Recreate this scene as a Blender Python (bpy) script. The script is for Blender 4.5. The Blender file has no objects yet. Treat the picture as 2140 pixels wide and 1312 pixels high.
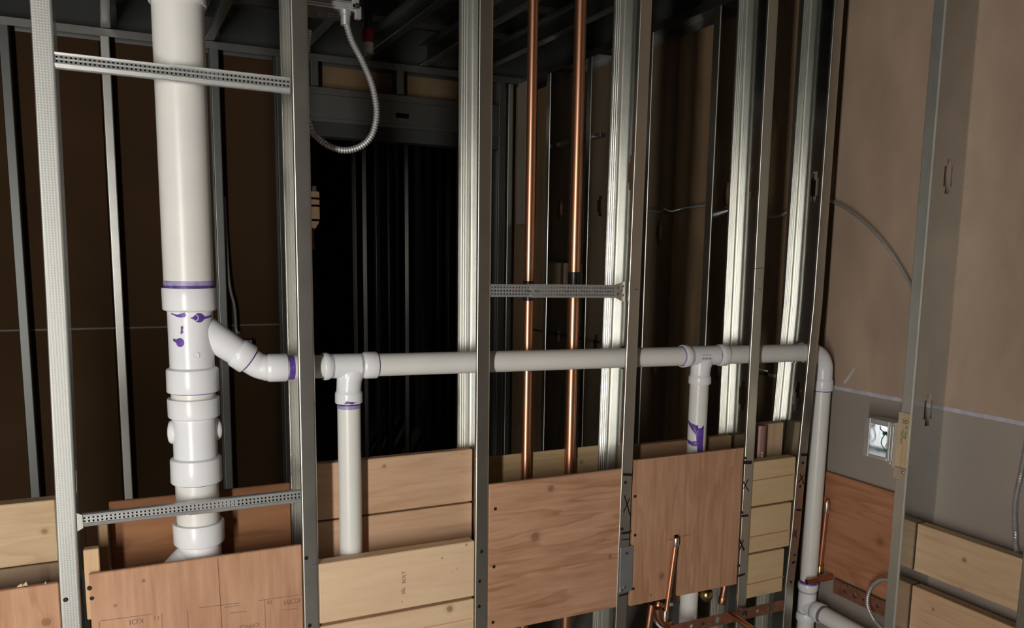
import bpy, math, random
from mathutils import Vector, Matrix

random.seed(7)
SC = bpy.context.scene
COL = SC.collection
V = Vector

# ------------------------------------------------------------------ camera
F_PX, CX_PX, CY_PX, W_PX, H_PX = 1720.6, 1085.7, 773.9, 2140.0, 1312.0
YAW, PIT, ROL = math.radians(26.336), math.radians(8.019), math.radians(0.874)
CAM = V((0.0, -1.9, 1.5))
_fw = V((math.sin(YAW) * math.cos(PIT), math.cos(YAW) * math.cos(PIT), -math.sin(PIT)))
_rt = V((math.cos(YAW), -math.sin(YAW), 0))
_up = _rt.cross(_fw)
_r2 = _rt * math.cos(ROL) + _up * math.sin(ROL)
_u2 = -_rt * math.sin(ROL) + _up * math.cos(ROL)
cam = bpy.data.objects.new('camera', bpy.data.cameras.new('camera'))
COL.objects.link(cam)
m3 = Matrix((_r2, _u2, -_fw)).transposed()
cam.matrix_world = Matrix.Translation(CAM) @ m3.to_4x4()
cam.data.sensor_fit = 'HORIZONTAL'
cam.data.sensor_width = 36.0
cam.data.lens = 36.0 * F_PX / W_PX
cam.data.shift_x = -(CX_PX - W_PX / 2) / W_PX
cam.data.shift_y = (CY_PX - H_PX / 2) / W_PX
cam.data.clip_start = 0.02
SC.camera = cam

# ------------------------------------------------------------------ light and exposure
world = bpy.data.worlds.new('world'); SC.world = world
world.use_nodes = True
world.node_tree.nodes['Background'].inputs[0].default_value = (0.62, 0.74, 0.9, 1)
world.node_tree.nodes['Background'].inputs[1].default_value = 0.05
world.cycles.sampling_method = 'NONE'
WIN_X0, WIN_X1, WIN_Z0, WIN_Z1, WIN_Y = -1.30, -1.13, 0.0, 2.05, -2.60
ld = bpy.data.lights.new('window_daylight', 'AREA')
ld.shape = 'RECTANGLE'; ld.size = WIN_X1 - WIN_X0; ld.size_y = WIN_Z1 - WIN_Z0
ld.energy = 84; ld.color = (1.0, 0.97, 0.92)
lo = bpy.data.objects.new('window_daylight', ld); COL.objects.link(lo)
lo.location = ((WIN_X0 + WIN_X1) / 2, WIN_Y - 0.02, (WIN_Z0 + WIN_Z1) / 2)
lo.rotation_euler = (math.radians(90), 0, math.radians(-32))
SC.view_settings.view_transform = 'Standard'
SC.view_settings.look = 'None'
SC.view_settings.exposure = 0.0
SC.view_settings.gamma = 1.0
SC.view_settings.use_curve_mapping = False

# ------------------------------------------------------------------ points of the place seen along a sight line, on a real plane
def _ray(x, y):
    return _r2 * ((x - CX_PX) / F_PX) - _u2 * ((y - CY_PX) / F_PX) + _fw
def A(x, y, Y=0.0):
    d = _ray(x, y); return CAM + d * ((Y - CAM.y) / d.y)
def B(x, y, X):
    d = _ray(x, y); return CAM + d * ((X - CAM.x) / d.x)

# ------------------------------------------------------------------ materials
MATS = {}
def new_mat(name):
    m = bpy.data.materials.new(name); m.use_nodes = True
    nt = m.node_tree; b = nt.nodes['Principled BSDF']
    MATS[name] = m
    return m, nt, b
def N(nt, t, **kw):
    n = nt.nodes.new(t)
    for k, v in kw.items(): setattr(n, k, v)
    return n
def ramp(nt, stops):
    r = N(nt, 'ShaderNodeValToRGB')
    while len(r.color_ramp.elements) < len(stops): r.color_ramp.elements.new(0.5)
    for e, (p, c) in zip(r.color_ramp.elements, stops):
        e.position = p; e.color = (c[0], c[1], c[2], 1)
    return r
def plain(name, col, rough=0.5, metal=0.0, var=0.08, scale=30.0, bump=0.0, stretch=(1, 1, 1), spec=0.5):
    m, nt, b = new_mat(name)
    tc = N(nt, 'ShaderNodeTexCoord'); mp = N(nt, 'ShaderNodeMapping'); mp.inputs['Scale'].default_value = stretch
    no = N(nt, 'ShaderNodeTexNoise'); no.inputs['Scale'].default_value = scale; no.inputs['Detail'].default_value = 5
    nt.links.new(tc.outputs['Object'], mp.inputs['Vector']); nt.links.new(mp.outputs[0], no.inputs['Vector'])
    lo_ = [c * (1 - var) for c in col]; hi = [min(1, c * (1 + var)) for c in col]
    r = ramp(nt, [(0.3, lo_), (0.7, hi)])
    nt.links.new(no.outputs['Fac'], r.inputs[0]); nt.links.new(r.outputs[0], b.inputs['Base Color'])
    b.inputs['Roughness'].default_value = rough; b.inputs['Metallic'].default_value = metal
    b.inputs['Specular IOR Level'].default_value = spec
    if bump:
        bp = N(nt, 'ShaderNodeBump'); bp.inputs['Strength'].default_value = bump; bp.inputs['Distance'].default_value = 0.002
        nt.links.new(no.outputs['Fac'], bp.inputs['Height']); nt.links.new(bp.outputs[0], b.inputs['Normal'])
    return m
def steel(name, col, rough, knurl=False):
    m, nt, b = new_mat(name)
    tc = N(nt, 'ShaderNodeTexCoord')
    vo = N(nt, 'ShaderNodeTexVoronoi'); vo.inputs['Scale'].default_value = 160
    no = N(nt, 'ShaderNodeTexNoise'); no.inputs['Scale'].default_value = 9; no.inputs['Detail'].default_value = 6
    mp = N(nt, 'ShaderNodeMapping'); mp.inputs['Scale'].default_value = (18, 18, 0.5)
    st = N(nt, 'ShaderNodeTexNoise'); st.inputs['Scale'].default_value = 14; st.inputs['Detail'].default_value = 3
    L = nt.links.new
    L(tc.outputs['Object'], vo.inputs['Vector']); L(tc.outputs['Object'], no.inputs['Vector'])
    L(tc.outputs['Object'], mp.inputs['Vector']); L(mp.outputs[0], st.inputs['Vector'])
    mix = N(nt, 'ShaderNodeMath', operation='MULTIPLY_ADD'); mix.inputs[1].default_value = 0.15
    sep = N(nt, 'ShaderNodeSeparateColor'); L(vo.outputs['Color'], sep.inputs[0])
    L(sep.outputs[0], mix.inputs[0]); L(no.outputs['Fac'], mix.inputs[2])
    r = ramp(nt, [(0.3, [c * 0.86 for c in col]), (0.95, col)])
    L(mix.outputs[0], r.inputs[0]); L(r.outputs[0], b.inputs['Base Color'])
    b.inputs['Metallic'].default_value = 1.0
    rr = N(nt, 'ShaderNodeMapRange'); rr.inputs['To Min'].default_value = rough * 0.95; rr.inputs['To Max'].default_value = rough * 1.05
    L(no.outputs['Fac'], rr.inputs['Value']); L(rr.outputs[0], b.inputs['Roughness'])
    bp = N(nt, 'ShaderNodeBump'); bp.inputs['Strength'].default_value = 0.01; bp.inputs['Distance'].default_value = 0.0002
    L(st.outputs['Fac'], bp.inputs['Height'])
    last = bp
    if knurl:
        w1 = N(nt, 'ShaderNodeTexWave', bands_direction='X'); w1.inputs['Scale'].default_value = 60
        w2 = N(nt, 'ShaderNodeTexWave', bands_direction='Z'); w2.inputs['Scale'].default_value = 60
        L(tc.outputs['Object'], w1.inputs['Vector']); L(tc.outputs['Object'], w2.inputs['Vector'])
        mu = N(nt, 'ShaderNodeMath', operation='MULTIPLY'); L(w1.outputs['Fac'], mu.inputs[0]); L(w2.outputs['Fac'], mu.inputs[1])
        b2 = N(nt, 'ShaderNodeBump'); b2.inputs['Strength'].default_value = 0.25; b2.inputs['Distance'].default_value = 0.0006
        L(mu.outputs[0], b2.inputs['Height']); L(bp.outputs[0], b2.inputs['Normal']); last = b2
    L(last.outputs[0], b.inputs['Normal'])
    return m
def wood(name, c1, c2, axis='X', ring=7.0, streak=0.5, knots=(), rough=0.65, plane='XZ', seed=0.0, kcol=(0.21, 0.10, 0.05)):
    """grain runs along the local axis; knots: (u, v, radius) in the local face plane"""
    m, nt, b = new_mat(name)
    L = nt.links.new
    tc = N(nt, 'ShaderNodeTexCoord')
    mp = N(nt, 'ShaderNodeMapping'); s = {'X': (1.3, 12, 12), 'Y': (12, 1.3, 12), 'Z': (12, 12, 1.3)}[axis]
    mp.inputs['Scale'].default_value = s; mp.inputs['Location'].default_value = (seed, seed * 0.7, seed * 1.3)
    L(tc.outputs['Object'], mp.inputs['Vector'])
    warp = N(nt, 'ShaderNodeTexNoise'); warp.inputs['Scale'].default_value = 1.1; warp.inputs['Detail'].default_value = 3
    L(mp.outputs[0], warp.inputs['Vector'])
    wv = N(nt, 'ShaderNodeMath', operation='MULTIPLY'); wv.inputs[1].default_value = ring
    L(warp.outputs['Fac'], wv.inputs[0])
    sn = N(nt, 'ShaderNodeMath', operation='FRACT'); L(wv.outputs[0], sn.inputs[0])
    rr = ramp(nt, [(0.0, (0, 0, 0)), (0.55, (0.25,) * 3), (0.9, (1,) * 3), (1.0, (0, 0, 0))])
    L(sn.outputs[0], rr.inputs[0])
    fine = N(nt, 'ShaderNodeTexNoise'); fine.inputs['Scale'].default_value = 6; fine.inputs['Detail'].default_value = 8
    L(mp.outputs[0], fine.inputs['Vector'])
    big = N(nt, 'ShaderNodeTexNoise'); big.inputs['Scale'].default_value = 4.5; big.inputs['Detail'].default_value = 2
    L(tc.outputs['Object'], big.inputs['Vector'])
    a1 = N(nt, 'ShaderNodeMath', operation='MULTIPLY_ADD'); a1.inputs[1].default_value = streak * 0.55
    L(rr.outputs[0], a1.inputs[0]); L(fine.outputs['Fac'], a1.inputs[2])
    a2 = N(nt, 'ShaderNodeMath', operation='MULTIPLY_ADD'); a2.inputs[1].default_value = 0.7
    L(big.outputs['Fac'], a2.inputs[0]); L(a1.outputs[0], a2.inputs[2])
    col = ramp(nt, [(0.55, c1), (1.15 if False else 1.0, c2)])
    sb = N(nt, 'ShaderNodeMapRange'); sb.inputs['From Min'].default_value = 0.45; sb.inputs['From Max'].default_value = 1.5
    L(a2.outputs[0], sb.inputs['Value'])
    col.color_ramp.elements[0].position = 0.15; col.color_ramp.elements[1].position = 0.95
    L(sb.outputs[0], col.inputs[0])
    out = col.outputs[0]
    if knots:
        sx = N(nt, 'ShaderNodeSeparateXYZ'); L(tc.outputs['Object'], sx.inputs[0])
        for (ku, kv, kr) in knots:
            cb = N(nt, 'ShaderNodeCombineXYZ')
            L(sx.outputs[plane[0]], cb.inputs[0]); L(sx.outputs[plane[1]], cb.inputs[1])
            ns = N(nt, 'ShaderNodeTexNoise'); ns.inputs['Scale'].default_value = 40; L(tc.outputs['Object'], ns.inputs['Vector'])
            di = N(nt, 'ShaderNodeVectorMath', operation='DISTANCE'); di.inputs[1].default_value = (ku, kv, 0)
            L(cb.outputs[0], di.inputs[0])
            ma = N(nt, 'ShaderNodeMath', operation='MULTIPLY_ADD'); ma.inputs[1].default_value = kr * 0.5
            L(ns.outputs['Fac'], ma.inputs[0]); L(di.outputs['Value'], ma.inputs[2])
            mr = N(nt, 'ShaderNodeMapRange'); mr.inputs['From Min'].default_value = kr * 2.6; mr.inputs['From Max'].default_value = kr * 0.4
            L(ma.outputs[0], mr.inputs['Value'])
            kr_ = ramp(nt, [(0.0, (0,) * 3), (0.5, (0.18,) * 3), (0.62, (0.30,) * 3), (0.66, (0.85,) * 3), (0.78, (0.6,) * 3), (1.0, (0.8,) * 3)])
            L(mr.outputs[0], kr_.inputs[0])
            mx = N(nt, 'ShaderNodeMix', data_type='RGBA'); L(kr_.outputs[0], mx.inputs['Factor'])
            L(out, mx.inputs[6]); mx.inputs[7].default_value = (*kcol, 1)
            out = mx.outputs[2]
    L(out, b.inputs['Base Color'])
    b.inputs['Roughness'].default_value = rough
    b.inputs['Specular IOR Level'].default_value = 0.25
    bp = N(nt, 'ShaderNodeBump'); bp.inputs['Strength'].default_value = 0.25; bp.inputs['Distance'].default_value = 0.0008
    L(fine.outputs['Fac'], bp.inputs['Height']); L(bp.outputs[0], b.inputs['Normal'])
    return m

M_STEEL = steel('galvanized_steel', (0.75, 0.735, 0.665), 0.34)
M_KNURL = steel('galvanized_steel_knurled', (0.54, 0.54, 0.51), 0.60, True)
M_FLANGE = steel('rough_flange_steel', (0.74, 0.75, 0.71), 0.55)
M_MATTE = steel('matte_galvanized_steel', (0.70, 0.70, 0.66), 0.36)
M_ZINC = plain('zinc_plated_bar', (0.62, 0.62, 0.61), 0.42, 0.75, 0.06, 60)
M_WEB = steel('smooth_web_steel', (0.60, 0.62, 0.61), 0.15)
M_TRACK = steel('shaded_track_steel', (0.25, 0.245, 0.23), 0.45)  # dimness of the back room is put into this steel's colour
M_DIM = steel('dim_track_steel', (0.14, 0.145, 0.14), 0.45)  # stud steel darkened in colour for the shade at the far left
M_JOIST = steel('dark_joist_steel', (0.33, 0.35, 0.34), 0.36)  # galvanized steel with the dim back room worked into its colour
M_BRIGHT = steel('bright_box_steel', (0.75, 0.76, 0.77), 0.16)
M_DARKST = steel('hall_shade_steel', (0.05, 0.047, 0.044), 0.26)  # stud steel blackened: the darkness of the hallway is in the colour
M_PVC = plain('pvc_pipe', (0.80, 0.785, 0.735), 0.34, var=0.03, scale=12)
M_FIT = plain('pvc_fitting', (0.84, 0.845, 0.86), 0.28, var=0.02, scale=12)
M_PRIMER = plain('purple_primer', (0.13, 0.06, 0.34), 0.4, var=0.35, scale=60)
M_PRIMERL = plain('pale_purple_primer', (0.38, 0.31, 0.58), 0.4, var=0.25, scale=60)
M_COPPER = plain('copper', (0.76, 0.38, 0.23), 0.34, 1.0, 0.08, 14, stretch=(1, 1, 0.2))
M_COPPERD = plain('dull_copper', (0.56, 0.27, 0.16), 0.40, 1.0, 0.2, 40)
M_SOLDER = plain('solder', (0.72, 0.68, 0.60), 0.3, 1.0, 0.1, 80)
M_STRAP = plain('copper_plated_strap', (0.42, 0.19, 0.12), 0.5, 0.75, 0.2, 45)
M_BRASS = plain('brass', (0.48, 0.36, 0.16), 0.28, 1.0, 0.15, 50)
M_BLACK = plain('black_tape', (0.012, 0.012, 0.013), 0.32, var=0.2)
M_SCREW = plain('black_screw', (0.015, 0.014, 0.016), 0.45, 0.3)
M_INK = plain('black_marker', (0.012, 0.010, 0.018), 0.55)
M_PENCIL = plain('pencil_mark', (0.20, 0.10, 0.05), 0.8)
M_STAMP = plain('faded_stamp_ink', (0.25, 0.15, 0.11), 0.8, var=0.3, scale=120)
M_GREEN = plain('green_marker', (0.02, 0.20, 0.09), 0.5)
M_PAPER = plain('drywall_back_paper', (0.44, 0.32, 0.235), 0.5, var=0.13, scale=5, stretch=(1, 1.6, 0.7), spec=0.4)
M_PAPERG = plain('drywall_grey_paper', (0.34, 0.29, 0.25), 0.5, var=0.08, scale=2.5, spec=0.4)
M_PAPERB = plain('drywall_back_paper_dimmed', (0.19, 0.12, 0.06), 0.8, var=0.22, scale=5, stretch=(1, 3, 0.6))  # back paper darkened in colour to stand for the dim back room
M_PAPERD = plain('drywall_dark_paper', (0.060, 0.033, 0.016), 0.9, var=0.12, scale=2.5, spec=0.08)  # low light on the rear wall is painted as darker paper
M_PAPERD2 = plain('drywall_dark_tape', (0.12, 0.10, 0.085), 0.6, var=0.12, scale=30)  # tape colour lowered along with the dimmed rear wall
M_SEAM = plain('drywall_edge_tape', (0.52, 0.48, 0.54), 0.7, var=0.15, scale=40)
M_CONC = plain('concrete_floor', (0.36, 0.34, 0.31), 0.8, var=0.15, scale=6, bump=0.2)
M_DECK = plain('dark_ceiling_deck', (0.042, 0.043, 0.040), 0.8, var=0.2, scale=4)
M_SHELL = plain('room_drywall', (0.25, 0.215, 0.18), 0.7, var=0.08, scale=3)
M_RED = plain('red_paint', (0.22, 0.012, 0.012), 0.5)
M_ORANGE = plain('orange_cord', (0.85, 0.22, 0.08), 0.5)
M_BROWNPIPE = plain('brown_pipe', (0.30, 0.165, 0.13), 0.4, var=0.1)
M_WHITE = plain('white_print', (0.80, 0.76, 0.72), 0.6)
M_TAN = plain('tan_plated_steel', (0.78, 0.68, 0.47), 0.42, 0.7, 0.08, 20)
M_DUST = plain('chip_of_wood', (0.62, 0.46, 0.28), 0.8)

W_PNK = dict(c1=(0.64, 0.42, 0.27), c2=(0.50, 0.30, 0.18))
W_PLY = dict(c1=(0.60, 0.35, 0.215), c2=(0.37, 0.175, 0.095))

# ------------------------------------------------------------------ mesh building
class MB:
    def __init__(s): s.v = []; s.f = []
    def add(s, vs, fs):
        o = len(s.v); s.v += [V(p) for p in vs]; s.f += [tuple(i + o for i in f) for f in fs]; return s
    def box(s, a, b, c=0.0015):
        lo = [min(a[i], b[i]) for i in range(3)]; hi = [max(a[i], b[i]) for i in range(3)]
        c = min(c, *[(hi[i] - lo[i]) * 0.4 for i in range(3)])
        idx = {}; vs = []
        for ax in range(3):
            for sx in (0, 1):
                for sy in (0, 1):
                    for sz in (0, 1):
                        q = (sx, sy, sz)
                        p = [(hi[i] if q[i] else lo[i]) for i in range(3)]
                        for i in range(3):
                            if i != ax: p[i] += -c if q[i] else c
                        idx[(ax, q)] = len(vs); vs.append(p)
        fs = []
        for ax in range(3):
            u, w = (ax + 1) % 3, (ax + 2) % 3
            for sgn in (0, 1):
                def q(a_, b_):
                    r = [0, 0, 0]; r[ax] = sgn; r[u] = a_; r[w] = b_; return idx[(ax, tuple(r))]
                f = [q(0, 0), q(1, 0), q(1, 1), q(0, 1)]
                fs.append(f if sgn else f[::-1])
        for ax in range(3):          # edges parallel to ax
            u, w = (ax + 1) % 3, (ax + 2) % 3
            for su in (0, 1):
                for sw in (0, 1):
                    r0 = [0, 0, 0]; r0[u] = su; r0[w] = sw; r1 = list(r0); r1[ax] = 1
                    f = [idx[(u, tuple(r0))], idx[(u, tuple(r1))], idx[(w, tuple(r1))], idx[(w, tuple(r0))]]
                    fs.append(f if (su == sw) else f[::-1])
        for sx in (0, 1):
            for sy in (0, 1):
                for sz in (0, 1):
                    q_ = (sx, sy, sz); f = [idx[(0, q_)], idx[(1, q_)], idx[(2, q_)]]
                    fs.append(f if (sx + sy + sz) % 2 else f[::-1])
        return s.add(vs, fs)
    def lathe(s, p0, ax, prof, seg=36, caps=True):
        ax = V(ax).normalized(); p0 = V(p0)
        u, w = frame(ax)
        vs = []; fs = []
        for t, r in prof:
            for k in range(seg):
                a = 2 * math.pi * k / seg
                vs.append(p0 + ax * t + (u * math.cos(a) + w * math.sin(a)) * r)
        for i in range(len(prof) - 1):
            for k in range(seg):
                k2 = (k + 1) % seg
                fs.append((i * seg + k, i * seg + k2, (i + 1) * seg + k2, (i + 1) * seg + k))
        if caps:
            fs.append(tuple(range(seg - 1, -1, -1)))
            n = (len(prof) - 1) * seg
            fs.append(tuple(n + k for k in range(seg)))
        return s.add(vs, fs)
    def tube(s, pts, rad, seg=12, caps=True):
        pts = [V(p) for p in pts]; n = len(pts)
        rad = rad if isinstance(rad, (list, tuple)) else [rad] * n
        vs = []; fs = []; u = None
        for i, p in enumerate(pts):
            t = (pts[min(i + 1, n - 1)] - pts[max(i - 1, 0)]).normalized()
            if u is None: u, w = frame(t)
            else:
                u = (u - t * u.dot(t)).normalized(); w = t.cross(u)
            for k in range(seg):
                a = 2 * math.pi * k / seg
                vs.append(p + (u * math.cos(a) + w * math.sin(a)) * rad[i])
        for i in range(n - 1):
            for k in range(seg):
                k2 = (k + 1) % seg
                fs.append((i * seg + k, i * seg + k2, (i + 1) * seg + k2, (i + 1) * seg + k))
        if caps:
            fs.append(tuple(range(seg - 1, -1, -1))); fs.append(tuple((n - 1) * seg + k for k in range(seg)))
        return s.add(vs, fs)
    def prism(s, poly, d):
        """poly: planar 3D outline, pushed along d"""
        n = len(poly); d = V(d)
        vs = [V(p) for p in poly] + [V(p) + d for p in poly]
        fs = [tuple(range(n)), tuple(range(2 * n - 1, n - 1, -1))]
        for i in range(n):
            j = (i + 1) % n; fs.append((i, i + n, j + n, j))
        return s.add(vs, fs)
    def ribbon(s, pts, w, nrm, h=0.0006):
        """a flat stroke of ink or wood along pts on a plane with normal nrm"""
        nrm = V(nrm).normalized(); pts = [V(p) for p in pts]
        for i in range(len(pts) - 1):
            t = (pts[i + 1] - pts[i]).normalized(); sd = t.cross(nrm).normalized() * (w / 2)
            s.prism([pts[i] - sd, pts[i + 1] - sd, pts[i + 1] + sd, pts[i] + sd], nrm * h)
        return s
    def patch(s, p0, ax, r, outline, off=0.0006):
        """a stain on a cylinder: outline of (angle from the side towards the room, distance along the axis)"""
        ax = V(ax).normalized(); p0 = V(p0); u, w = frame(ax)
        n = len(outline)
        ca = sum(a for a, t in outline) / n; ct = sum(t for a, t in outline) / n
        def P(a, t): 
            a = math.radians(a); return p0 + ax * t + (u * math.cos(a) + w * math.sin(a)) * (r + off)
        vs = [P(ca, ct)]; fs = []
        for k in (0.34, 0.67, 1.0):
            for a, t in outline: vs.append(P(ca + (a - ca) * k, ct + (t - ct) * k))
        for i in range(n):
            j = (i + 1) % n
            fs.append((0, 1 + i, 1 + j))
            for q in (0, 1): fs.append((1 + q * n + i, 1 + (q + 1) * n + i, 1 + (q + 1) * n + j, 1 + q * n + j))
        return s.add(vs, fs)
    def build(s, name, mat, parent=None, org=None, smooth=None, solid=0.0):
        if org is None:
            org = V((sum(p.x for p in s.v), sum(p.y for p in s.v), sum(p.z for p in s.v))) / max(1, len(s.v))
        org = V(org)
        me = bpy.data.meshes.new(name)
        me.from_pydata([tuple(p - org) for p in s.v], [], s.f); me.update()
        me.materials.append(mat)
        if solid: shell(me, solid)
        if smooth is not None:
            me.polygons.foreach_set('use_smooth', [True] * len(me.polygons))
            me.set_sharp_from_angle(angle=math.radians(smooth))
        o = bpy.data.objects.new(name, me); COL.objects.link(o)
        place(o, org, parent)
        return o
def shell(me, th):
    """give sheet metal its thickness: both faces and square-cut rims"""
    vs = [v.co.copy() for v in me.vertices]; ns = [v.normal.copy() for v in me.vertices]
    fs = [tuple(p.vertices) for p in me.polygons]; n = len(vs); cnt = {}
    for f in fs:
        for i in range(len(f)):
            e = (f[i], f[(i + 1) % len(f)]); k = (min(e), max(e)); cnt.setdefault(k, []).append(e)
    V2 = [a + b * (th / 2) for a, b in zip(vs, ns)] + [a - b * (th / 2) for a, b in zip(vs, ns)]
    F2 = list(fs) + [tuple(i + n for i in f[::-1]) for f in fs]
    for k, es in cnt.items():
        if len(es) == 1:
            a, b = es[0]; o = len(V2)
            V2 += [V2[a].copy(), V2[b].copy(), V2[b + n].copy(), V2[a + n].copy()]
            F2.append((o + 1, o, o + 3, o + 2))
    mt = me.materials[0]
    me.clear_geometry(); me.from_pydata([tuple(p) for p in V2], [], F2); me.update()
    if not me.materials: me.materials.append(mt)
def frame(ax):
    u = V((0, -1, 0)); u = u - ax * u.dot(ax)
    if u.length < 0.2: u = V((0, 0, 1)); u = u - ax * u.dot(ax)
    u.normalize(); return u, ax.cross(u)
def place(o, org, parent):
    if parent is not None:
        o.parent = parent; b = V((0, 0, 0)); q = parent
        while q is not None: b += V(q.location); q = q.parent
        o.location = org - b
    else: o.location = org
def tag(o, label, cat, group=None):
    o['label'] = label; o['category'] = cat
    if group: o['group'] = group
    return o
def thing(name, label, cat, loc, group=None):
    o = bpy.data.objects.new(name, None); COL.objects.link(o); o.location = V(loc); o.empty_display_size = 0.05
    return tag(o, label, cat, group)
def struct(o): o['kind'] = 'structure'; return o
def curve_pts(P, n=10):
    P = [V(p) for p in P]; Q = [P[0] * 2 - P[1]] + P + [P[-1] * 2 - P[-2]]; out = []
    for i in range(1, len(Q) - 2):
        for k in range(n):
            t = k / n
            out.append(0.5 * ((2 * Q[i]) + (Q[i + 1] - Q[i - 1]) * t + (2 * Q[i - 1] - 5 * Q[i] + 4 * Q[i + 1] - Q[i + 2]) * t * t + (3 * Q[i] - Q[i - 1] - 3 * Q[i + 1] + Q[i + 2]) * t ** 3))
    out.append(P[-1]); return out
def resample(pts, step):
    out = [pts[0]]; acc = 0.0
    for a, b in zip(pts, pts[1:]):
        L = (b - a).length; d = step - acc
        while d <= L: out.append(a + (b - a) * (d / L)); d += step
        acc = (acc + L) % step
    return out
def screw(pos, nrm, r, parent, name='screw', mat=None):
    nrm = V(nrm); m = MB()
    m.lathe(V(pos) - nrm * 0.002, nrm, [(0, r), (0.003, r), (0.0042, r * 0.75), (0.0042, r * 0.35), (0.0032, r * 0.3)], 10)
    return m.build(name, mat or M_SCREW, parent, pos, 40)
def text_part(txt, size, mat, parent, pos, xdir, ydir, name='stamp_print'):
    cu = bpy.data.curves.new('t', 'FONT'); cu.body = txt; cu.size = size; cu.extrude = 0.0002; cu.align_x = 'CENTER'; cu.align_y = 'CENTER'
    to = bpy.data.objects.new('t', cu); COL.objects.link(to)
    me = bpy.data.meshes.new_from_object(to.evaluated_get(bpy.context.evaluated_depsgraph_get()))
    bpy.data.objects.remove(to); bpy.data.curves.remove(cu)
    x = V(xdir).normalized(); y = V(ydir); y = (y - x * y.dot(x)).normalized(); z = x.cross(y)
    me.transform(Matrix((x, y, z)).transposed().to_4x4())
    me.materials.clear(); me.materials.append(mat); me.name = name
    o = bpy.data.objects.new(name, me); COL.objects.link(o); place(o, V(pos), parent)
    return o

# ------------------------------------------------------------------ the setting
XI, XD = 2.03, 2.165          # inner stud face and drywall of the right wall
YR, YRD = 2.23, 2.322         # stud face and drywall of the rear wall
Y_F = WIN_Y                   # wall behind the camera
CEIL = 2.95
struct(MB().box((-6, -8, -0.1), (3.0, 6.2, 0.0)).build('floor', M_CONC))
cl_ = bpy.data.objects.new('ceiling', None); COL.objects.link(cl_); cl_.location = (0.6, 0, CEIL); struct(cl_)
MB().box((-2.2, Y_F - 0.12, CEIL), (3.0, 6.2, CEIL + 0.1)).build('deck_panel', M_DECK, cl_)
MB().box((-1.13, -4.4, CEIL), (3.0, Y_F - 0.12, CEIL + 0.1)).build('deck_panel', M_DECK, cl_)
struct(MB().box((-2.2, Y_F - 0.12, 0), (-2.1, 6.2, CEIL)).build('wall_left', M_SHELL))
struct(MB().box((-1.13, -4.4, 0), (2.16, -4.3, CEIL)).build('wall_front', M_SHELL))
struct(MB().box((-1.13, -4.3, 0), (-1.03, Y_F - 0.12, CEIL)).build('wall_passage', M_SHELL))
fw_ = bpy.data.objects.new('wall_entry', None); COL.objects.link(fw_); fw_.location = (-1.5, Y_F - 0.06, 0); struct(fw_)
for a, b in (((-2.2, 0), (WIN_X0, CEIL)), ((WIN_X1, 0), (WIN_X1 + 0.10, CEIL)), ((WIN_X0, 0), (WIN_X1, WIN_Z0)), ((WIN_X0, WIN_Z1), (WIN_X1, CEIL))):
    MB().box((a[0], Y_F - 0.12, a[1]), (b[0], Y_F, b[1])).build('drywall_panel', M_SHELL, fw_)
wf = MB()
for a, b in (((WIN_X0, WIN_Z0), (WIN_X0 + 0.012, WIN_Z1)), ((WIN_X1 - 0.012, WIN_Z0), (WIN_X1, WIN_Z1)), ((WIN_X0, WIN_Z0), (WIN_X1, WIN_Z0 + 0.012)), ((WIN_X0, WIN_Z1 - 0.012), (WIN_X1, WIN_Z1))):
    wf.box((a[0], Y_F - 0.1, a[1]), (b[0], Y_F - 0.06, b[1]))
struct(wf.build('window_1', M_PVC))
# right wall: two courses of drywall seen from the back, with the taped factory edge between them
wr = bpy.data.objects.new('wall_right', None); COL.objects.link(wr); wr.location = (XD, 0, 0); struct(wr)
SEAM_Z = 1.073
ys = [-4.3, 0.14, 2.40]
for i in range(2):
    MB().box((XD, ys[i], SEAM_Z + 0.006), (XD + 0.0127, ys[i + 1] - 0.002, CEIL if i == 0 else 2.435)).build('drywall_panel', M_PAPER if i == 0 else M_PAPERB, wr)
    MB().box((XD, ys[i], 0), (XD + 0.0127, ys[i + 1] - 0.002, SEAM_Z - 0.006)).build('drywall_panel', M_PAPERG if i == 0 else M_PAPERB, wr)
MB().box((XD - 0.0005, -4.3, SEAM_Z - 0.007), (XD + 0.012, 0.4, SEAM_Z + 0.007)).build('seam_tape', M_SEAM, wr)
MB().box((XD + 0.012, -4.3, 0), (XD + 0.06, 2.42, CEIL)).build('backing', M_DECK, wr)
# chalky scuffs on the paper
sc = MB()
for x0, y0, x1, y1 in ((1764, 800, 1777, 783), (1777, 783, 1786, 770)):
    sc.ribbon([B(x0, y0, XD), B(x1, y1, XD)], 0.009, (-1, 0, 0), 0.0004)
sc.build('scuff', M_SEAM, wr)
# rear wall around a doorway
DX0, DX1, DZ = 0.775, 1.90, 2.06
wb = bpy.data.objects.new('wall_back', None); COL.objects.link(wb); wb.location = (0.6, YRD, 0); struct(wb)
RS = 1.135
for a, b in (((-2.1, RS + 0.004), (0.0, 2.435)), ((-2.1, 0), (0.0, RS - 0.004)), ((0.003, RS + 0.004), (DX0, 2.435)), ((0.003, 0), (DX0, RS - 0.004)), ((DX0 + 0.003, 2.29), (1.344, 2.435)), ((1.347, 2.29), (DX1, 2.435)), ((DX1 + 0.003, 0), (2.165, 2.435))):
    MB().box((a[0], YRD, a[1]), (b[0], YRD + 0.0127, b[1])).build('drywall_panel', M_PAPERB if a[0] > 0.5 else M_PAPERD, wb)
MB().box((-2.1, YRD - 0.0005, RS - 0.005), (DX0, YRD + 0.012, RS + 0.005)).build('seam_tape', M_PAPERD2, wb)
MB().box((-2.1, YRD, 2.437), (2.165, YRD + 0.0127, CEIL)).build('upper_panel', M_DECK, wb)
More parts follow.
